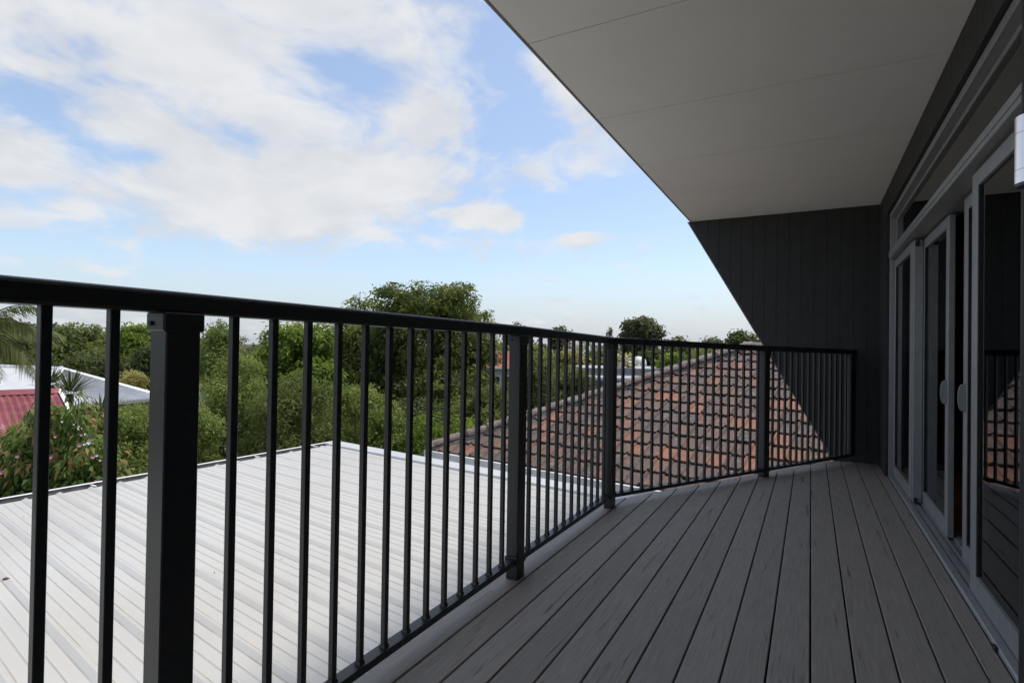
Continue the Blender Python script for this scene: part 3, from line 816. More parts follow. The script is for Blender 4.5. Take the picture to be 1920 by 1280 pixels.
tr_roof.quad(rid_end + b0, TA + TE * 14 + TD * 2 * RUN + b0, back + b0, hipB + b0)
deckmat = basic('roof_underlay', (0.05, 0.04, 0.035), 0.9)
troof = tr_roof.build('roof', deckmat, th)
n_obj = 0
ncourse = int(RUN / math.cos(PHI) / CL) + 1
for r in range(ncourse):
    b = r * CL - 0.03
    bc = b * math.cos(PHI)
    shift = 0.0
    for c in range(-2, 42):
        a = c * CW + shift
        if a + CW * 0.55 < bc + 0.02 or b + CL * 0.3 > RUN / math.cos(PHI): continue
        tilt = rngt.gauss(0, 0.012); lift = rngt.uniform(-0.003, 0.006)
        Mx = Matrix.Translation(tpt(a + rngt.gauss(0, 0.003), b + rngt.gauss(0, 0.006), lift)) @ basis @ Matrix.Rotation(tilt, 4, 'Y') @ Matrix.Rotation(rngt.gauss(0, 0.010), 4, 'Z')
        px, py = pix(tpt(a + CW / 2, b + CL / 2))
        rakepx = 1290 + (py - 408) * 0.604
        vis = (790 < px < rakepx + 12) and py < 905 + 0.0 and px < 1575 and py < 915 - max(0, px - 1195) * 0.145
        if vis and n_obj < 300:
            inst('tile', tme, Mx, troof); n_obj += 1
        else:
            k0 = len(rv); rv += [tuple(Mx @ Vector(v)) for v in tmb.v]; rfc += [tuple(i + k0 for i in f) for f in tmb.f]; rt += [rngt.random()] * len(tmb.v)
if rv:
    me = bpy.data.meshes.new('tile_field'); me.from_pydata(rv, [], rfc); me.materials.append(M['tile_stuff'])
    at_ = me.attributes.new('tint', 'FLOAT', 'POINT'); at_.data.foreach_set('value', rt)
    tag(_place(bpy.data.objects.new('tile_field', me), troof), None, None, None, 'stuff')
# hip and ridge caps
def ridge_tile(a, b, upv, L):
    d = (b - a).normalized(); s = d.cross(upv).normalized(); m_ = MB(); prof = []
    for k in range(9):
        t = math.pi * (k / 8.0); prof.append((math.cos(t) * 0.115, math.sin(t) * 0.085 - 0.012))
    p2 = [(x * 0.9, z * 0.9 - 0.010) for x, z in prof]
    n = len(prof)
    vs = [a + s * x * 1.12 + upv * (z * 1.1 + 0.016) for x, z in prof] + [b + s * x * 0.92 + upv * (z * 0.94) for x, z in prof] + [a + s * x + upv * (z + 0.0) for x, z in p2]
    fs = [(i, i + 1, n + i + 1, n + i) for i in range(n - 1)] + [(i + 1, i, 2 * n + i, 2 * n + i + 1) for i in range(n - 1)]
    m_.add(vs, fs); return m_
hd = (hipB - hipA); hl = hd.length; hdn = hd.normalized(); hs = hdn.cross(Z).normalized(); hup = hs.cross(hdn)
nt = int(hl / 0.37)
for k in range(nt + 1):
    a = hipA + hdn * (k * 0.37 - 0.05); b = a + hdn * 0.41
    w = hup * (0.060 + rngt.uniform(-.006, .006)) + hs * rngt.gauss(0, .008)
    ridge_tile(a + w, b + w + hup * rngt.gauss(0, .004), hup, .4).build('ridge_tile', M['ridge'], troof)
m_ = MB(); m_.prism([(-.12, -.02), (.12, -.02), (.10, .040), (-.10, .040)], hipA + hup * 0.0, hipB + hup * 0.0, hs, hup); m_.build('mortar_bed', M['mortar'], troof)
for k in range(16):
    a = hipB + TE * (k * 0.37 - 0.05); w = Z * 0.055
    ridge_tile(a + w, a + TE * 0.41 + w, Z, .4).build('ridge_tile', M['ridge'], troof)
# eave gutter and wall
m_ = MB(); gx_ = -TD
m_.prism([(0.0, -0.135), (0.0, -0.012), (-0.006, -0.012), (-0.006, 0.0), (0.115, 0.006), (0.118, -0.002), (0.113, -0.006), (0.112, -0.050), (0.106, -0.056), (0.106, -0.120), (0.098, -0.135)], TA - TE * 0.06 - Z * 0.0, TA + TE * 10, gx_, Z)
m_.build('gutter', M['white'], th)
m_ = MB()
wa = [TA + TD * 0.5 + TE * 0.5, TA + TD * 0.5 + TE * 13.5, TA + TD * (2 * RUN - .5) + TE * 13.5, TA + TD * (2 * RUN - .5) + TE * 0.5]
for i in range(4):
    p, q = wa[i], wa[(i + 1) % 4]; m_.quad(Vector((p.x, p.y, GROUND)), Vector((q.x, q.y, GROUND)), Vector((q.x, q.y, TA.z + .1)), Vector((p.x, p.y, TA.z + .1)))
m_.build('wall', basic('cream_render', (0.45, 0.42, 0.36), 0.9), th)
m_ = MB(); m_.quad(TA + TE * -0.0 - Z * .13, TA + TE * 13.9 - Z * .13, TA + TE * 13.9 + TD * .5 - Z * .13, TA + TD * .5 - Z * .13); m_.build('eave_lining', M['white'], th)

# ================================================================== VEGETATION GENERATORS
def leaf_cloud(rs, lobes, n, L, W, clump=0.32, per=26, outward=0.55, droop=0.15, shell=(0.55, 1.05), flat=0.75):
    """leaf quads gathered in clumps spread through the outer part of each lobe"""
    lob = np.array(lobes, float)
    vol = (lob[:, 3] * lob[:, 4] + lob[:, 3] * lob[:, 5] + lob[:, 4] * lob[:, 5]); pr = vol / vol.sum()
    nc = max(4, n // per)
    which = rs.choice(len(lob), nc, p=pr)
    d = rs.normal(size=(nc, 3)); d[:, 2] = d[:, 2] * 0.9 + 0.12; d /= np.linalg.norm(d, axis=1, keepdims=True)
    rad = rs.uniform(shell[0], shell[1], nc)[:, None] ** 0.7
    cc = lob[which, :3] + d * rad * lob[which, 3:6]
    ct = np.clip(rs.normal(0.46, 0.25, nc) + 0.18 * d[:, 2], 0, 1)  # clumps facing up get a lighter tint, imitating sunlit tops
    cr = clump * rs.uniform(0.6, 1.5, nc)
    idx = np.repeat(np.arange(nc), per); n = len(idx)
    off = rs.normal(size=(n, 3)); off /= np.linalg.norm(off, axis=1, keepdims=True) + 1e-9
    off *= (rs.uniform(0, 1, n)[:, None] ** 0.5); off[:, 2] *= flat
    p = cc[idx] + off * cr[idx][:, None]
    nrm = d[idx] * outward + off * 0.5 + rs.normal(size=(n, 3)) * 0.55 + np.array([0, 0, 0.35]); nrm /= np.linalg.norm(nrm, axis=1, keepdims=True) + 1e-9
    t = rs.normal(size=(n, 3)) + d[idx] * 0.5 - np.array([0, 0, droop * 2]); t -= nrm * (t * nrm).sum(1, keepdims=True); t /= np.linalg.norm(t, axis=1, keepdims=True) + 1e-9
    s = np.cross(nrm, t)
    l = (L * rs.uniform(0.6, 1.35, n))[:, None]; w = (W * rs.uniform(0.6, 1.3, n))[:, None]
    v = np.stack([p, p + t * l * 0.5 + s * w * 0.5 + nrm * l * 0.06, p + t * l - np.array([0, 0, droop]) * l, p + t * l * 0.5 - s * w * 0.5 + nrm * l * 0.06], 1)
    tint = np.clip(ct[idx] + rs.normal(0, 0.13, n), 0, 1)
    return v.reshape(-1, 3), tint
def leaf_object(name, v, tint, mat, parent):
    n = len(v) // 4
    me = bpy.data.meshes.new(name)
    me.vertices.add(n * 4); me.vertices.foreach_set('co', v.astype(np.float32).ravel())
    me.loops.add(n * 4); me.loops.foreach_set('vertex_index', np.arange(n * 4, dtype=np.int32))
    me.polygons.add(n); me.polygons.foreach_set('loop_start', np.arange(0, n * 4, 4, dtype=np.int32))
    try: me.polygons.foreach_set('loop_total', np.full(n, 4, dtype=np.int32))
    except Exception: pass
    a = me.attributes.new('tint', 'FLOAT', 'POINT'); a.data.foreach_set('value', np.repeat(tint, 4).astype(np.float32))
    me.materials.append(mat); me.update(calc_edges=True); me.validate()
    return _place(bpy.data.objects.new(name, me), parent)
def make_lobes(rs, c, rx, rz, k, squash=0.62, spread=0.62):
    out = [(c[0], c[1], c[2], rx * .72, rx * .72, rz * .78)]
    for i in range(k):
        a = rs.uniform(0, 2 * math.pi); e = rs.uniform(-0.75, 0.95); q = math.sqrt(max(0, 1 - e * e))
        r = rx * rs.uniform(0.26, 0.46)
        out.append((c[0] + math.cos(a) * q * rx * spread * rs.uniform(.8, 1.15), c[1] + math.sin(a) * q * rx * spread * rs.uniform(.8, 1.15), c[2] + e * rz * spread * 1.08, r, r, r * rs.uniform(.6, .9)))
    return out
def trunk_mesh(rs, base, top, r, lobes, k=5):
    m_ = MB(); mid = base.lerp(top, 0.5) + Vector((rs.normal() * .06, rs.normal() * .06, 0)) * (top - base).length
    m_.tube([base, base.lerp(mid, .5), mid, top], [r * 1.25, r, r * .85, r * .45], 8)
    for i in rs.permutation(len(lobes))[:k]:
        q = Vector(lobes[i][:3]); s = base.lerp(top, rs.uniform(.35, .75))
        h = s.lerp(q, .5) + Vector((rs.normal() * .1, rs.normal() * .1, .1))
        m_.tube([s, h, q], [r * .5, r * .32, r * .12], 6)
    return m_
def tree(name, label, px, depth, ytop, wpx, mat, n, L, W, cat='tree', lobes_k=9, crown_low=0.25, seed=1, group=None, clump=0.3, per=26, droop=.15, wide=1.0, shell=(.55, 1.05), spread=.62, blobs=None):
    rs = np.random.RandomState(seed)
    base = spot(px, depth); top = z_at(px, ytop, depth); rx = wpx / 2 * depth / F_PX
    hgt = top - GROUND; zl = GROUND + hgt * crown_low; cz = (top + zl) / 2; rz = (top - zl) / 2
    root = empty(name, base, label, cat, group)
    lob = make_lobes(rs, (base.x, base.y, cz), rx * wide, rz, lobes_k, spread=spread)
    if blobs:
        lob = []
        for (bx, by, br) in blobs:
            q = spot(bx, depth + rs.uniform(-1.6, 1.6)); r = br * depth / F_PX; lob.append((q.x, q.y, z_at(bx, by, depth), r, r * 1.2, r * .85))
    v, t = leaf_cloud(rs, lob, n, L, W, clump=clump, per=per, droop=droop, shell=shell)
    if not blobs:
        zz = np.percentile(v[:, 2], 99.98); v[:, 2] = zl + (v[:, 2] - zl) * (top - zl) / max(.2, zz - zl)
    v[:, 2] = np.where(v[:, 2] > top + .03, top + .03 - (v[:, 2] - top) * .3, v[:, 2]); v[:, 2] = np.maximum(v[:, 2], GROUND + 0.02)
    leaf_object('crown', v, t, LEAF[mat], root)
    trunk_mesh(rs, base, Vector((base.x, base.y, cz)), max(.05, hgt * .028), lob).build('trunk', M['bark'], root, True)
    return root

# ------------------------------------------------------------------ far band of suburban trees
rs = np.random.RandomState(77)
lobs = []
for k in range(230):
    px = rs.uniform(-260, 1560); D = rs.uniform(55, 210)
    yt = hor(px) - rs.uniform(-4, 16) * (1 if px > 300 else 1.25)
    c = spot(px, D); top = z_at(px, yt, D); r = rs.uniform(2.0, 4.6)
    lobs.append((c.x, c.y, (top + GROUND) / 2, r, r, (top - GROUND) / 2 * .95))
v, t = leaf_cloud(rs, lobs, 90000, 0.62, 0.34, clump=1.0, per=22)
v[:, 2] = np.maximum(v[:, 2], GROUND + .05)
tag(leaf_object('distant_trees', v, t, LEAF['far'], None), 'far band of suburban trees along the horizon', 'trees', None, 'stuff')
lobs = []
for k in range(60):
    px = rs.uniform(-300, 190); D = rs.uniform(380, 520); c = spot(px, D)
    hh = 36 * math.exp(-((px - 70) / 95.0) ** 2)
    top = z_at(px, hor(px) - max(2, hh * rs.uniform(.85, 1.05)), D); lobs.append((c.x, c.y, GROUND + (top - GROUND) * .45, 11, 11, (top - GROUND) * .55))
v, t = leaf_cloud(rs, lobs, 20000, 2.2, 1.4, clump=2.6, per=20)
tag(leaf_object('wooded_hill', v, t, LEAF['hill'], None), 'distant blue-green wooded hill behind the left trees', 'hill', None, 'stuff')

# ------------------------------------------------------------------ trees that stand out
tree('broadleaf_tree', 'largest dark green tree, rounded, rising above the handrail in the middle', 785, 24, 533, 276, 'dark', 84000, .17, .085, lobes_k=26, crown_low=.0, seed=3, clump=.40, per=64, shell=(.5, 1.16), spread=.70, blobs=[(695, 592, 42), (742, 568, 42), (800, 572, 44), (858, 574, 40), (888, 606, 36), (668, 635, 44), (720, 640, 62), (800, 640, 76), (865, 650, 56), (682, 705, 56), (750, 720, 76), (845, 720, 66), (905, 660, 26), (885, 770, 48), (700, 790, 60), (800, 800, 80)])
tree('broadleaf_tree', 'bright green leafy tree left of the largest dark tree', 556, 19.5, 600, 215, 'bright', 30000, .15, .085, lobes_k=14, crown_low=.02, seed=4, clump=.30)
tree('broadleaf_tree', 'olive green domed tree between the first two balusters, on the horizon', 150, 33, 604, 150, 'olive', 17000, .22, .12, lobes_k=12, crown_low=.1, seed=5, clump=.42)
tree('broadleaf_tree', 'mid green tree just left of the nearest post, on the horizon', 262, 30, 603, 120, 'bright', 14000, .2, .11, lobes_k=10, crown_low=.1, seed=6, clump=.40)
tree('broadleaf_tree', 'dark low tree behind the pale corrugated roof ridge', 185, 25, 652, 190, 'deep', 18000, .17, .1, lobes_k=10, crown_low=.05, seed=7, clump=.36)
tree('broadleaf_tree', 'dark shadowy tree right of the yellow-green bush', 300, 24, 640, 120, 'deep', 14000, .17, .1, lobes_k=9, crown_low=.05, seed=8, clump=.34)
tree('broadleaf_tree', 'dark tree behind the palm at the left picture edge', 8, 26, 590, 120, 'deep', 14000, .19, .1, lobes_k=9, crown_low=.05, seed=9, clump=.36)
tree('broadleaf_tree', 'dark leafy tree below the palm frond at left', 45, 22, 655, 150, 'deep', 14000, .16, .09, lobes_k=9, crown_low=.05, seed=10, clump=.32)
tree('broadleaf_tree', 'light wispy tree just right of the nearest post, at rail height', 412, 28, 598, 80, 'light', 10000, .17, .07, lobes_k=9, crown_low=.1, seed=11, clump=.34)
tree('broadleaf_tree', 'round topped far tree rising above the rail right of centre', 1201, 70, 591, 74, 'far', 9000, .55, .34, lobes_k=14, crown_low=.2, seed=12, clump=.75, spread=.66)
tree('broadleaf_tree', 'small pale treetop peeping over the rail right of the largest tree', 965, 75, 602, 44, 'far', 3500, .5, .25, lobes_k=7, crown_low=.3, seed=13, clump=.7)
tree('broadleaf_tree', 'small brownish treetop over the rail between second and third posts', 1052, 78, 609, 46, 'far', 3200, .5, .25, lobes_k=7, crown_low=.3, seed=14, clump=.7)
tree('broadleaf_tree', 'dark treetop beside the raking edge of the end wall', 1398, 46, 616, 84, 'deep', 9000, .30, .17, lobes_k=11, crown_low=.15, seed=15, clump=.55)
tree('broadleaf_tree', 'low green tree on the skyline right of the round topped tree', 1272, 66, 628, 60, 'far', 4500, .45, .28, lobes_k=8, crown_low=.1, seed=16, clump=.7)
tree('broadleaf_tree', 'flat topped tree on the skyline above the tiled roof', 1335, 58, 629, 70, 'far', 5000, .4, .25, lobes_k=9, crown_low=.1, seed=17, clump=.65)
tree('broadleaf_tree', 'dark green tree below the round topped tree, behind grey flat roofs', 1225, 40, 652, 110, 'deep', 9000, .28, .16, lobes_k=9, crown_low=.05, seed=18, clump=.5)
tree('broadleaf_tree', 'bright green bushy tree behind the upper hip of the tiled roof', 1262, 25, 655, 80, 'bright', 9000, .2, .1, lobes_k=9, crown_low=.05, seed=19, clump=.36)
tree('broadleaf_tree', 'mid green tree behind the second post near the far red roof', 1003, 34, 642, 70, 'dark', 9000, .24, .13, lobes_k=9, crown_low=.05, seed=20, clump=.45)
tree('broadleaf_tree', 'yellow-green tree between second and third posts at rail height', 1072, 32, 643, 74, 'yellow', 7000, .22, .11, lobes_k=9, crown_low=.1, seed=21, clump=.4)
tree('broadleaf_tree', 'green tree filling the gap left of the third post', 1120, 34, 648, 90, 'dark', 8000, .24, .12, lobes_k=9, crown_low=.05, seed=22, clump=.42)
tree('broadleaf_shrub', 'dark bushy shrub under the left side of the largest tree', 700, 18, 722, 150, 'dark', 14000, .14, .07, 'shrub', 10, .0, 61, None, .28)
tree('broadleaf_shrub', 'dark bushy shrub under the middle of the largest tree', 790, 17, 745, 150, 'deep', 14000, .13, .07, 'shrub', 10, .0, 62, None, .26)
tree('broadleaf_shrub', 'dark bushy shrub under the right side of the largest tree', 880, 19, 735, 160, 'dark', 15000, .14, .07, 'shrub', 10, .0, 63, None, .28)
tree('broadleaf_shrub', 'mid green shrub left of the second post behind the tiled corner', 930, 17, 760, 120, 'olive', 12000, .12, .06, 'shrub', 10, .0, 64, None, .25)
# garden trees and shrubs close behind the white roof
tree('feathery_shrub', 'feathery light green shrub right behind the nearest post', 440, 13.5, 648, 165, 'light', 26000, .085, .026, 'shrub', 14, .05, 31, None, .24, 30, .05, 1.0, (.3, 1.1))
tree('feathery_shrub', 'feathery light green shrub, second right of the nearest post', 560, 12.6, 694, 190, 'olive', 26000, .08, .026, 'shrub', 14, .05, 32, None, .22, 30, .05, 1.0, (.3, 1.1))
tree('feathery_shrub', 'feathery olive shrub behind the far corner of the white roof', 650, 13.6, 712, 150, 'light', 20000, .085, .026, 'shrub', 12, .05, 33, None, .22, 30, .05, 1.0, (.3, 1.1))
tree('feathery_shrub', 'pale leaved shrub in front of the largest tree, left side', 735, 14.0, 752, 110, 'light', 12000, .095, .04, 'shrub', 10, .05, 34, None, .24)
tree('feathery_shrub', 'pale leaved shrub in front of the largest tree, right side', 805, 13.4, 770, 110, 'bright', 12000, .09, .038, 'shrub', 10, .05, 35, None, .22)
tree('feathery_shrub', 'green shrub at the lower left corner of the tiled roof', 872, 14.2, 776, 120, 'bright', 13000, .09, .038, 'shrub', 10, .05, 36, None, .22)
tree('feathery_shrub', 'dense green shrub between second baluster and nearest post', 255, 10.6, 754, 190, 'light', 30000, .06, .026, 'shrub', 12, .02, 37, None, .18, 30, .05)
tree('feathery_shrub', 'green shrub hidden behind the nearest post', 352, 11.5, 742, 150, 'light', 18000, .07, .026, 'shrub', 12, .02, 38, None, .2, 30, .05)
tree('feathery_shrub', 'feathery grey-green shrub left of the second post', 935, 18, 712, 110, 'olive', 15000, .11, .04, 'shrub', 11, .05, 39, None, .26, 28, .05)
tree('feathery_shrub', 'feathery grey-green shrub right of the second post', 1020, 19, 656, 130, 'olive', 21000, .12, .04, 'shrub', 13, .05, 40, None, .28, 28, .05, 1.0, (.3, 1.1))
tree('feathery_shrub', 'olive shrub in front of the grey flat roofs', 1082, 19.5, 682, 90, 'olive', 13000, .12, .045, 'shrub', 11, .05, 41, None, .28, 28, .05)
tree('round_bush', 'round yellow-green bush above the pale roof eave', 250, 20, 692, 62, 'yellow', 9000, .09, .04, 'bush', 10, .35, 42, None, .16, 26, .05)
# weeping shrub above the tiled hip
tree('weeping_tree', 'weeping pale green tree behind the upper end of the tiled hip', 1322, 27, 648, 84, 'light', 14000, .42, .035, 'tree', 10, .05, 43, None, .5, 30, .9)

# magnolia with white blossoms
mg = tree('flowering_tree', 'yellow-green tree dotted with white blossoms right of the third post', 1172, 25, 660, 56, 'yellow', 4200, .17, .09, 'tree', 9, .1, 44, None, .3)
rs = np.random.RandomState(90); m_ = MB(); c = spot(1172, 24.6)
for k in range(26):
    p = c + RTH * rs.uniform(-.55, .55) + FWH * rs.uniform(-.5, .1) + Z * (rs.uniform(z_at(1172, 700, 25), z_at(1172, 664, 25)) - GROUND)
    m_.obox(p, Vector((1, 0, 0)), Vector((0, 1, 0)), Z, .045, .045, .035, .012)
tag(m_.build('blossom', M['flower_white'], mg), None, None, None, 'stuff')

# conifer spire
cf = empty('conifer', spot(1143, 85), 'thin pointed conifer spire on the skyline near the third post', 'conifer')
rs = np.random.RandomState(91); lob = []
b = spot(1143, 85); top = z_at(1143, 615, 85)
for k in range(16):
    f = k / 15.0; r = 1.15 * (1 - f) ** .8 + .07; lob.append((b.x, b.y, GROUND + .6 + (top - GROUND - .6) * f, r, r, .45))
v, t = leaf_cloud(rs, lob, 3500, .4, .13, clump=.28, per=16)
leaf_object('crown', v, t, LEAF['deep'], cf)
m_ = MB(); m_.tube([b, Vector((b.x, b.y, top - .3))], [.2, .03], 6); m_.build('trunk', M['bark'], cf)

# ------------------------------------------------------------------ big leaved shrub by the gutter
bs = empty('flowering_shrub', spot(95, 7.6), 'large leaved green shrub with pink flowers in front of the red roof', 'shrub')
rs = np.random.RandomState(55); D = 7.0; lob = []
for (px, py, r) in ((20, 900, .42), (75, 880, .46), (120, 860, .40), (165, 905, .42), (60, 815, .24), (110, 790, .26), (145, 800, .22), (148, 765, .13), (150, 745, .08), (30, 850, .30), (180, 845, .22), (-40, 900, .5), (85, 770, .13), (205, 915, .3), (80, 970, .5), (170, 980, .5), (0, 980, .5)):
    c = spot(px, D + rs.uniform(-.15, .35)); lob.append((c.x, c.y, z_at(px, py, D), r, r, r))
v, t = leaf_cloud(rs, lob, 9500, .088, .046, clump=.13, per=10, outward=.5, droop=.45, shell=(.35, 1.08), flat=1.0)
leaf_object('foliage', v, t, LEAF['fresh'], bs)
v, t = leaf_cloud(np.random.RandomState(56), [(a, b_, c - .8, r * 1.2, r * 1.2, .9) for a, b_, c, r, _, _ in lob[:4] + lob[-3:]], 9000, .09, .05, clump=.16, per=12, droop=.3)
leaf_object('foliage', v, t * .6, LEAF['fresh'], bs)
m_ = MB(); b0_ = spot(95, 7.6)
for l_ in lob: m_.tube([b0_ + Vector((rs.normal() * .1, rs.normal() * .1, 0)), b0_.lerp(Vector(l_[:3]), .6) + Vector((rs.normal() * .06, rs.normal() * .06, .05)), Vector(l_[:3])], [.022, .014, .005], 6)
m_.build('stem', M['bark'], bs, True)
for (px, py, mat, sz) in ((171, 829, 'flower_white', .034), (163, 832, 'flower_white', .022), (154, 834, 'flower_pink', .030), (180, 855, 'flower_pink', .034), (187, 853, 'flower_white', .022), (193, 862, 'flower_white', .018), (157, 815, 'flower_pink', .022), (164, 813, 'flower_white', .016), (142, 795, 'flower_white', .014), (152, 799, 'flower_white', .016),
                          (100, 856, 'flower_pink', .030), (108, 818, 'flower_pink', .022), (38, 855, 'flower_pink', .026), (8, 885, 'flower_pink', .034), (120, 790, 'flower_white', .018), (188, 900, 'flower_pink', .03)):
    sz *= .8; Df = D - .42; c = spot(px, Df); c.z = z_at(px, py, Df); m_ = MB()
    ax = (EYE - c).normalized(); s1 = ax.orthogonal().normalized(); s2 = ax.cross(s1)
    for k in range(5):
        a = 2 * math.pi * k / 5 + px; o = s1 * math.cos(a) + s2 * math.sin(a); pn = s1 * -math.sin(a) + s2 * math.cos(a)
        m_.add([c, c + o * sz * .6 + pn * sz * .42 + ax * sz * .35, c + o * sz + ax * sz * .5, c + o * sz * .6 - pn * sz * .42 + ax * sz * .35], [(0, 1, 2, 3)])
    m_.build('flower', M[mat], bs)

# ------------------------------------------------------------------ palm at the left edge
pm = empty('palm_tree', spot(-75, 11), 'feather palm with drooping yellow-green fronds at the left picture edge', 'palm')
pb = spot(-75, 11); pc = Vector((pb.x, pb.y, z_at(-75, 632, 11)))
m_ = MB(); m_.tube([pb, pb.lerp(pc, .5) + Vector((.05, 0, 0)), pc], [.24, .2, .19], 10); m_.build('trunk', M['bark'], pm, True)
def frond(dirh, lift, length, sag, seed, green=0.5):
    rs = np.random.RandomState(seed); m_ = MB(); pts = []
    for k in range(13):
        f = k / 12.0; pts.append(pc + dirh * (length * (f - .12 * f ** 3)) + Z * (lift * f * length - sag * length * f ** 2.4))
    m_.tube(pts, [.02 * (1 - .85 * k / 12) for k in range(13)], 5)
    vs, tn = [], []
    for k in range(150):
        f = .10 + .9 * (k // 2) / 75.0; x = f * 12; i = min(11, int(x)); p = pts[i].lerp(pts[i + 1], x - i); d = (pts[i + 1] - pts[i]).normalized()
        side = d.cross(Z).normalized() * (1 if k % 2 else -1)
        ll = .50 * math.sin(math.pi * min(1, f * .9 + .12)) ** .6 * rs.uniform(.8, 1.15)
        tip = p + (side * .62 + d * .68).normalized() * ll * .8 - Z * ll * rs.uniform(.35, .8); mid = p.lerp(tip, .5) + Z * .035
        w = d * .012
        vs += [p, mid + w, tip, mid - w]; tn.append(np.clip(green + rs.normal() * .2, 0, 1))
    o = m_.build('frond', M['bark'], pm)
    leaf_object('leaflets', np.array([tuple(q) for q in vs]), np.array(tn), LEAF['palm'], o)
fr_dirs = [(0, -.05, .30, 1.95, .72, .5), (1, .12, .95, 1.75, .66, .35), (11, .0, .12, 1.8, .62, .55), (2, -.45, .1, 1.9, .55, .6), (3, .6, .5, 1.9, .5, .5), (4, 1.2, .4, 2, .5, .5), (5, 1.9, .4, 2, .6, .5), (6, 2.7, .5, 2, .5, .5), (7, 3.5, .4, 2, .6, .5), (8, 4.3, .5, 2, .5, .5), (9, 5.2, .4, 2, .6, .5), (10, .05, .75, 1.7, .8, .35)]
for (s_, ang, lift, ln, sag, gr) in fr_dirs:
    dh = (RTH * math.cos(ang) + FWH * math.sin(ang)).normalized(); frond(dh, lift, ln, sag, 200 + s_, gr)

# ------------------------------------------------------------------ sword leaved plants
def yucca(px, py, D, R, n, seed, label):
    rs = np.random.RandomState(seed); b = spot(px, D); c = Vector((b.x, b.y, z_at(px, py, D)))
    root = empty('sword_leaf_plant', b, label, 'plant')
    m_ = MB(); m_.tube([b, c], [.07, .06], 7); m_.build('stem', M['bark'], root)
    vs, tn = [], []
    for k in range(n):
        e = rs.uniform(-.35, 1.25); a = rs.uniform(0, 2 * math.pi); d = Vector((math.cos(a) * math.cos(e), math.sin(a) * math.cos(e), math.sin(e)))
        s = d.cross(Z).normalized() * .016; l = R * rs.uniform(.75, 1.1); tip = c + d * l - Z * l * .08
        vs += [c + d * .05 - s * .7, c + d * l * .4 - s, tip, c + d * l * .4 + s]; tn.append(rs.uniform(0, 1))
    leaf_object('sword_leaf', np.array([tuple(q) for q in vs]), np.array(tn), LEAF['blade'], root)
yucca(134, 738, 11.2, .72, 120, 301, 'largest spiky sword leaved plant in front of the pale roof hip')
yucca(97, 722, 12.0, .55, 70, 302, 'spiky sword leaved plant behind the red roof ridge')
yucca(192, 775, 10.6, .50, 70, 303, 'low spiky plant beside the second baluster below the pale roof eave')

# ================================================================== NEIGHBOURING BUILDINGS
def corrugated(a, b, c, d, nrib, amp, mat, name, parent):
    """sheet a(top left) b(top right) c(bottom right) d(bottom left); waves run from the top edge to the bottom edge"""
    a, b, c, d = map(Vector, (a, b, c, d)); m_ = MB(); n = (b - a).cross(d - a)
    if n.length < 1e-6: n = (c - d).cross(a - d)
    n.normalize()
    if n.z < 0: n = -n
    K = nrib * 4; vs = []
    for k in range(K + 1):
        f = k / K; o = n * (amp * math.sin(2 * math.pi * f * nrib)); vs += [a.lerp(b, f) + o, d.lerp(c, f) + o]
    m_.add(vs, [(2 * k, 2 * k + 2, 2 * k + 3, 2 * k + 1) for k in range(K)])
    return m_.build(name, mat, parent)
M['zinc'] = basic('pale_grey_corrugated_steel', (0.62, 0.63, 0.645), 0.45, 0.1, 0.5, 0.06, 3)
M['redroof'] = (lambda: None)()
def mat_red():
    m, t, b = new_mat('faded_red_corrugated_steel'); tcn = t.n('ShaderNodeTexCoord'); v = tcn.outputs['Object']
    n1 = t.noise(v, 2.6, 5.0, .65); n2 = t.noise(v, 9.0, 4.0, .6)
    col = t.mix(t.smooth(n1, .35, .65), (0.20, 0.045, 0.055, 1), (0.29, 0.075, 0.085, 1))
    col = t.mix(t.m('MULTIPLY', t.m('MULTIPLY', t.smooth(n1, .54, .64), t.smooth(n2, .48, .6)), .8), col, (0.42, 0.36, 0.34, 1))
    t.l(col, b.inputs['Base Color']); b.inputs['Roughness'].default_value = .6
    return m
M['redroof'] = mat_red()
M['cream'] = basic('cream_weatherboard', (0.52, 0.48, 0.40), 0.8, 0, .3, .08, 4)
M['wgrey'] = basic('grey_fibre_cement_wall', (0.34, 0.34, 0.33), 0.8, 0, .3, .08, 4)
M['pane'] = basic('dark_window_glass', (0.03, 0.035, 0.04), 0.08)
def wall_ring(pts, z0, z1, mat, parent):
    m_ = MB()
    for i in range(len(pts)):
        p, q = pts[i], pts[(i + 1) % len(pts)]
        m_.quad(Vector((p.x, p.y, z0)), Vector((q.x, q.y, z0)), Vector((q.x, q.y, z1)), Vector((p.x, p.y, z1)))
    return m_.build('wall', mat, parent)
def window(p, q, z0, z1, parent, out):
    m_ = MB(); p, q = Vector(p), Vector(q); d = (q - p).normalized(); L = (q - p).length
    m_.obox(p.lerp(q, .5) + Z * ((z0 + z1) / 2) + out * .02, d, out, Z, L / 2, .03, (z1 - z0) / 2, 0)
    w = m_.build('window', M['white'], parent)
    m_ = MB(); m_.obox(p.lerp(q, .5) + Z * ((z0 + z1) / 2) + out * .045, d, out, Z, L / 2 - .05, .012, (z1 - z0) / 2 - .05, 0); m_.build('window_pane', M['pane'], w)

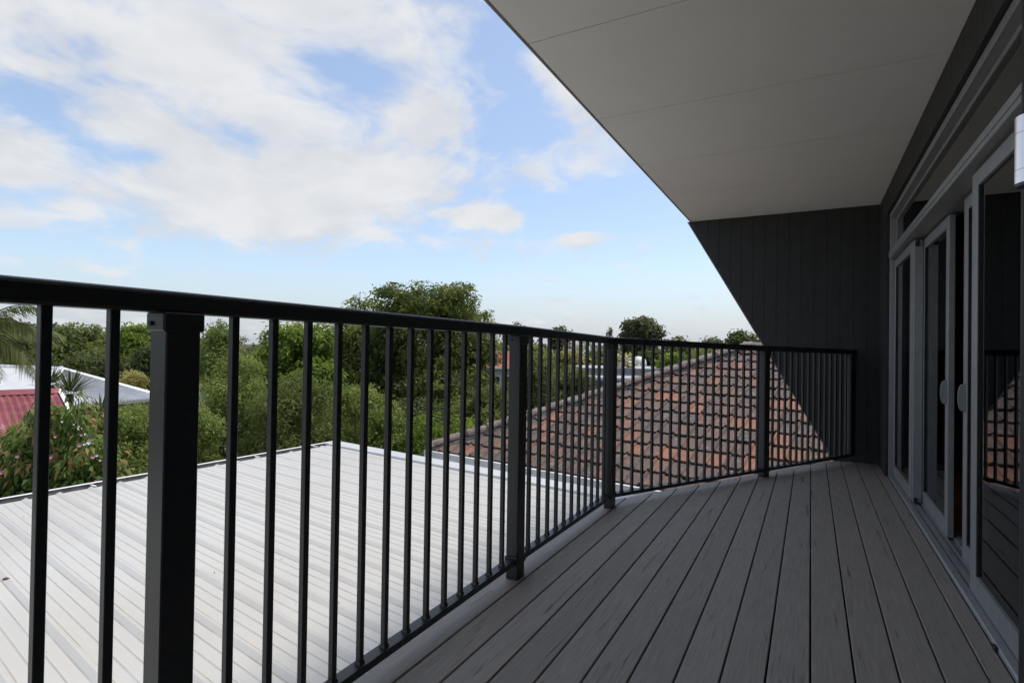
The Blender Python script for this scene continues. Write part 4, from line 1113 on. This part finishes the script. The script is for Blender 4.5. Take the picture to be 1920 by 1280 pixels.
# pale grey hipped roof
D = 18.0; ap = spot(116, D, z_at(116, 690, D)); s_ = 2.95
ze = z_at(285, 751, D)
FWA = Vector((ap.x, ap.y, 0)).normalized(); RTA = Vector((FWA.y, -FWA.x, 0))
FWA, RTA = (FWA * math.cos(.22) + RTA * math.sin(.22)), (RTA * math.cos(.22) - FWA * math.sin(.22))
near_c = ap - FWA * s_ ; near_c.z = ze
right_c = ap + RTA * s_; right_c.z = ze
rd_ = (-RTA + FWA).normalized(); Lr = 9.0
ap2 = ap + rd_ * Lr; far_l = near_c + rd_ * (Lr + 2 * s_ / math.sqrt(2)) ; far_b = right_c + rd_ * (Lr + 2 * s_ / math.sqrt(2))
gh = empty('corrugated_house', Vector((ap.x, ap.y, GROUND)), 'house with pale grey corrugated hipped roof behind the red roof', 'house')
corrugated(ap, ap + Vector((0.001, 0, 0)), right_c, near_c, 38, .04, M['zinc'], 'roof', gh)
corrugated(ap2, ap, near_c, near_c + rd_ * Lr, 82, .04, M['zinc'], 'roof', gh)
m_ = MB(); m_.quad(ap, ap2, right_c + rd_ * Lr, right_c); m_.build('roof', M['zinc'], gh)
def cap(a, b, w, mat, parent, name):
    d = (b - a).normalized(); s = d.cross(Z).normalized(); u = s.cross(d)
    m_ = MB(); m_.prism([(-w, -.02), (-w * .3, .035), (w * .3, .035), (w, -.02), (w, -.03), (-w, -.03)], a + u * .012, b + u * .012, s, u); return m_.build(name, mat, parent)
cap(ap, near_c, .10, M['white'], gh, 'hip_capping'); cap(ap, right_c, .09, M['zinc'], gh, 'hip_capping'); cap(ap2, ap, .10, M['zinc'], gh, 'ridge_capping')
m_ = MB(); m_.tube([ap + Z * -.02, ap + Z * .07], [.07, .05], 8); m_.build('ridge_finial', M['white'], gh)
gd_ = (right_c - near_c).normalized(); go = gd_.cross(Z)
m_ = MB(); m_.prism([(0, -.10), (0, .0), (.09, .0), (.09, -.10)], near_c, right_c, go, Z); m_.build('gutter', M['wgrey'], gh)
inset = [near_c + rd_ * .4 + FWA * .2, right_c + rd_ * .4 - RTA * .2, right_c + rd_ * 8, near_c + rd_ * 8]
wall_ring(inset, GROUND, ze - .05, M['wgrey'], gh)

# red gabled roof
D = 10.6; rp = spot(112, D, z_at(112, 731, D)); azu = R_(-76.4); upd = Vector((math.sin(azu), math.cos(azu), 0)); rdl = Vector((-upd.y, upd.x, 0))
if rdl.dot(RTH) > 0: rdl = -rdl
pit = R_(16.5); dn = (-upd * math.cos(pit) - Z * math.sin(pit)); Ls = 2.5
rh = empty('red_roof_house', Vector((rp.x, rp.y, GROUND)), 'low building with faded red corrugated roof and white barge board at left', 'house')
corrugated(rp + rdl * 6, rp, rp + dn * Ls, rp + dn * Ls + rdl * 6, 62, .013, M['redroof'], 'roof', rh)
dn2 = (upd * math.cos(pit) - Z * math.sin(pit))
corrugated(rp, rp + rdl * 6, rp + dn2 * Ls + rdl * 6, rp + dn2 * Ls, 62, .013, M['redroof'], 'roof', rh)
m_ = MB(); m_.prism([(-.20, -.05), (-.03, .028), (.03, .028), (.20, -.05), (.20, -.06), (-.20, -.06)], rp + Z * .012, rp + rdl * 6 + Z * .012, upd, Z); m_.build('ridge_capping', M['redroof'], rh)
for dd in (dn, dn2):
    m_ = MB(); u_ = rdl.cross(dd); u_ = u_ if u_.z > 0 else -u_
    m_.prism([(-.012, -.13), (-.012, .03), (.045, .03), (.045, .022), (.0, .022), (.0, -.13)], rp - rdl * .02, rp - rdl * .02 + dd * Ls, rdl, u_); m_.build('barge_board', M['white'], rh)
e1_, e2_ = rp + dn * (Ls - .3), rp + dn2 * (Ls - .3)
wpts = [e1_ + rdl * .25, e1_ + rdl * 5.8, e2_ + rdl * 5.8, e2_ + rdl * .25]
wall_ring(wpts, GROUND, e1_.z - .06, M['cream'], rh)
m_ = MB(); a_, b_, c_ = wpts[0].copy(), wpts[3].copy(), rp + rdl * .25 - Z * .08; a_.z = b_.z = e1_.z - .06; m_.quad(a_, b_, c_); m_.build('gable_wall', M['cream'], rh)

# far red roofed house between the largest tree and the second post
def gable_house(name, label, px, D, y_r, y_e, y_b, wpx, roofm, wallm, depth=6.0, yaw=0.0, wins=2):
    c = spot(px, D); zr, ze, w = z_at(px, y_r, D), z_at(px, y_e, D), wpx * D / F_PX
    ax = (RTH * math.cos(yaw) + FWH * math.sin(yaw)).normalized(); ay = Vector((-ax.y, ax.x, 0)); ay = ay if ay.dot(FWH) > 0 else -ay
    root = empty(name, c, label, 'house'); h = w / 2
    P = lambda a, b, z: Vector((c.x, c.y, 0)) + ax * a + ay * b + Z * z
    m_ = MB(); m_.quad(P(-h - .2, -.25, ze), P(h + .2, -.25, ze), P(h + .2, depth / 2, zr), P(-h - .2, depth / 2, zr)); m_.quad(P(h + .2, depth + .25, ze), P(-h - .2, depth + .25, ze), P(-h - .2, depth / 2, zr), P(h + .2, depth / 2, zr))
    rf_ = m_.build('roof', roofm, root)
    m_ = MB(); m_.prism([(-.12, -.03), (0, .06), (.12, -.03)], P(-h - .2, depth / 2, zr), P(h + .2, depth / 2, zr), ay, Z); m_.build('ridge_capping', roofm, rf_)
    wall_ring([P(-h, 0, 0), P(h, 0, 0), P(h, depth, 0), P(-h, depth, 0)], GROUND, ze, wallm, root)
    m_ = MB()
    for s in (-h, h): m_.quad(P(s, 0, ze), P(s, depth, ze), P(s, depth / 2, zr - .04))
    m_.build('gable_wall', wallm, root)
    m_ = MB(); m_.prism([(-.05, -.14), (-.05, 0), (.05, 0), (.05, -.14)], P(-h - .2, -.28, ze), P(h + .2, -.28, ze), ay, Z); m_.build('gutter', M['white'], root)
    for k in range(wins):
        f = -h + w * (k + .5) / wins; window(P(f - .5, -.01, 0), P(f + .5, -.01, 0), GROUND + .9, GROUND + 2.1, root, -ay)
    return root
M['brickred'] = basic('red_tile_roof_far', (0.30, 0.085, 0.07), .7, 0, .3, .15, 3)
M['greytile'] = basic('grey_tile_roof_far', (0.22, 0.215, 0.21), .75, 0, .3, .12, 3)
M['yellowwall'] = basic('pale_yellow_wall', (0.62, 0.53, 0.30), .8, 0, .3, .06, 2)
gable_house('distant_house', 'distant house with dull red roof left of the second post', 944, 44, 659, 688, 720, 66, M['brickred'], M['wgrey'], 7.0, .05)
gable_house('distant_house', 'distant pale yellow house with grey roof left of the third post', 1093, 42, 656, 667, 700, 48, M['greytile'], M['yellowwall'], 5.0, -.1)

# grey flat roofed building with parapets and vent pipe
D = 21.0
fb = empty('flat_roof_building', spot(1180, D), 'low building with stepped grey flat metal roofs and parapets behind the tiled hip', 'building')
M['greyroof'] = basic('grey_flat_roof_sheet', (0.42, 0.435, 0.46), .5, .1, .5, .06, 2)
M['greydark'] = basic('dark_grey_parapet', (0.085, 0.088, 0.095), .6, 0, .4, .1, 3)
c = spot(1185, D); zt = z_at(1185, 693, D)
P = lambda a, b, z: Vector((c.x, c.y, z)) + RTH * a + FWH * b
def slab(a0, a1, b0, b1, z0, z1, mat, name):
    m_ = MB(); m_.obox(P((a0 + a1) / 2, (b0 + b1) / 2, (z0 + z1) / 2), RTH, FWH, Z, (a1 - a0) / 2, (b1 - b0) / 2, (z1 - z0) / 2, 0.0); return m_.build(name, mat, fb)
slab(-1.75, 3.2, 0.1, 4.9, GROUND, zt - .60, M['wgrey'], 'wall')
slab(-1.72, 3.15, 0.15, 2.3, zt - .597, zt - .33, M['greyroof'], 'lower_roof')
slab(-1.80, 3.25, -.05, 0.10, zt - .80, zt - .42, M['greydark'], 'parapet')
slab(-1.95, -1.79, -.05, 4.95, zt - .80, zt - .30, M['greydark'], 'parapet')
slab(-1.6, 3.2, 2.35, 6.9, zt - .597, zt - .06, M['greyroof'], 'upper_roof')
slab(-1.64, 3.24, 2.28, 2.345, zt - .25, zt - .03, M['leadgrey'], 'parapet_capping')
m_ = MB(); q = P(.12, 3.0, zt - .06); m_.tube([q, q + Z * .30], .055, 10); vp = m_.build('vent_pipe', basic('pvc_vent', (.45, .40, .28), .6), fb)
m_ = MB(); m_.tube([q + Z * .301, q + Z * .36, q + Z * .40], [.10, .10, .03], 10); m_.build('vent_cap', M['greydark'], vp)
# white domed pavilion
wd = empty('white_pavilion', spot(1198, 36), 'small white domed pavilion top behind the grey flat roofs', 'pavilion')
c = spot(1198, 36); m_ = MB(); z1 = z_at(1198, 684, 36); prof = [(.50, 0), (.50, .16), (.45, .34), (.31, .48), (.15, .54), (0.02, .56)]
n = 20; vs = []
for r, z in prof: vs += [(c.x + r * math.cos(2 * math.pi * k / n), c.y + r * math.sin(2 * math.pi * k / n), z1 + z) for k in range(n)]
fs = [(j * n + k, j * n + (k + 1) % n, (j + 1) * n + (k + 1) % n, (j + 1) * n + k) for j in range(len(prof) - 1) for k in range(n)]
m_.add(vs, fs); m_.build('dome', M['white'], wd, True)
for k in range(6):
    a = 2 * math.pi * k / 6; m_ = MB(); q = Vector((c.x + .44 * math.cos(a), c.y + .44 * math.sin(a), 0)); m_.tube([q + Z * GROUND, q + Z * (z1 + .02)], .06, 8); m_.build('column', M['white'], wd)
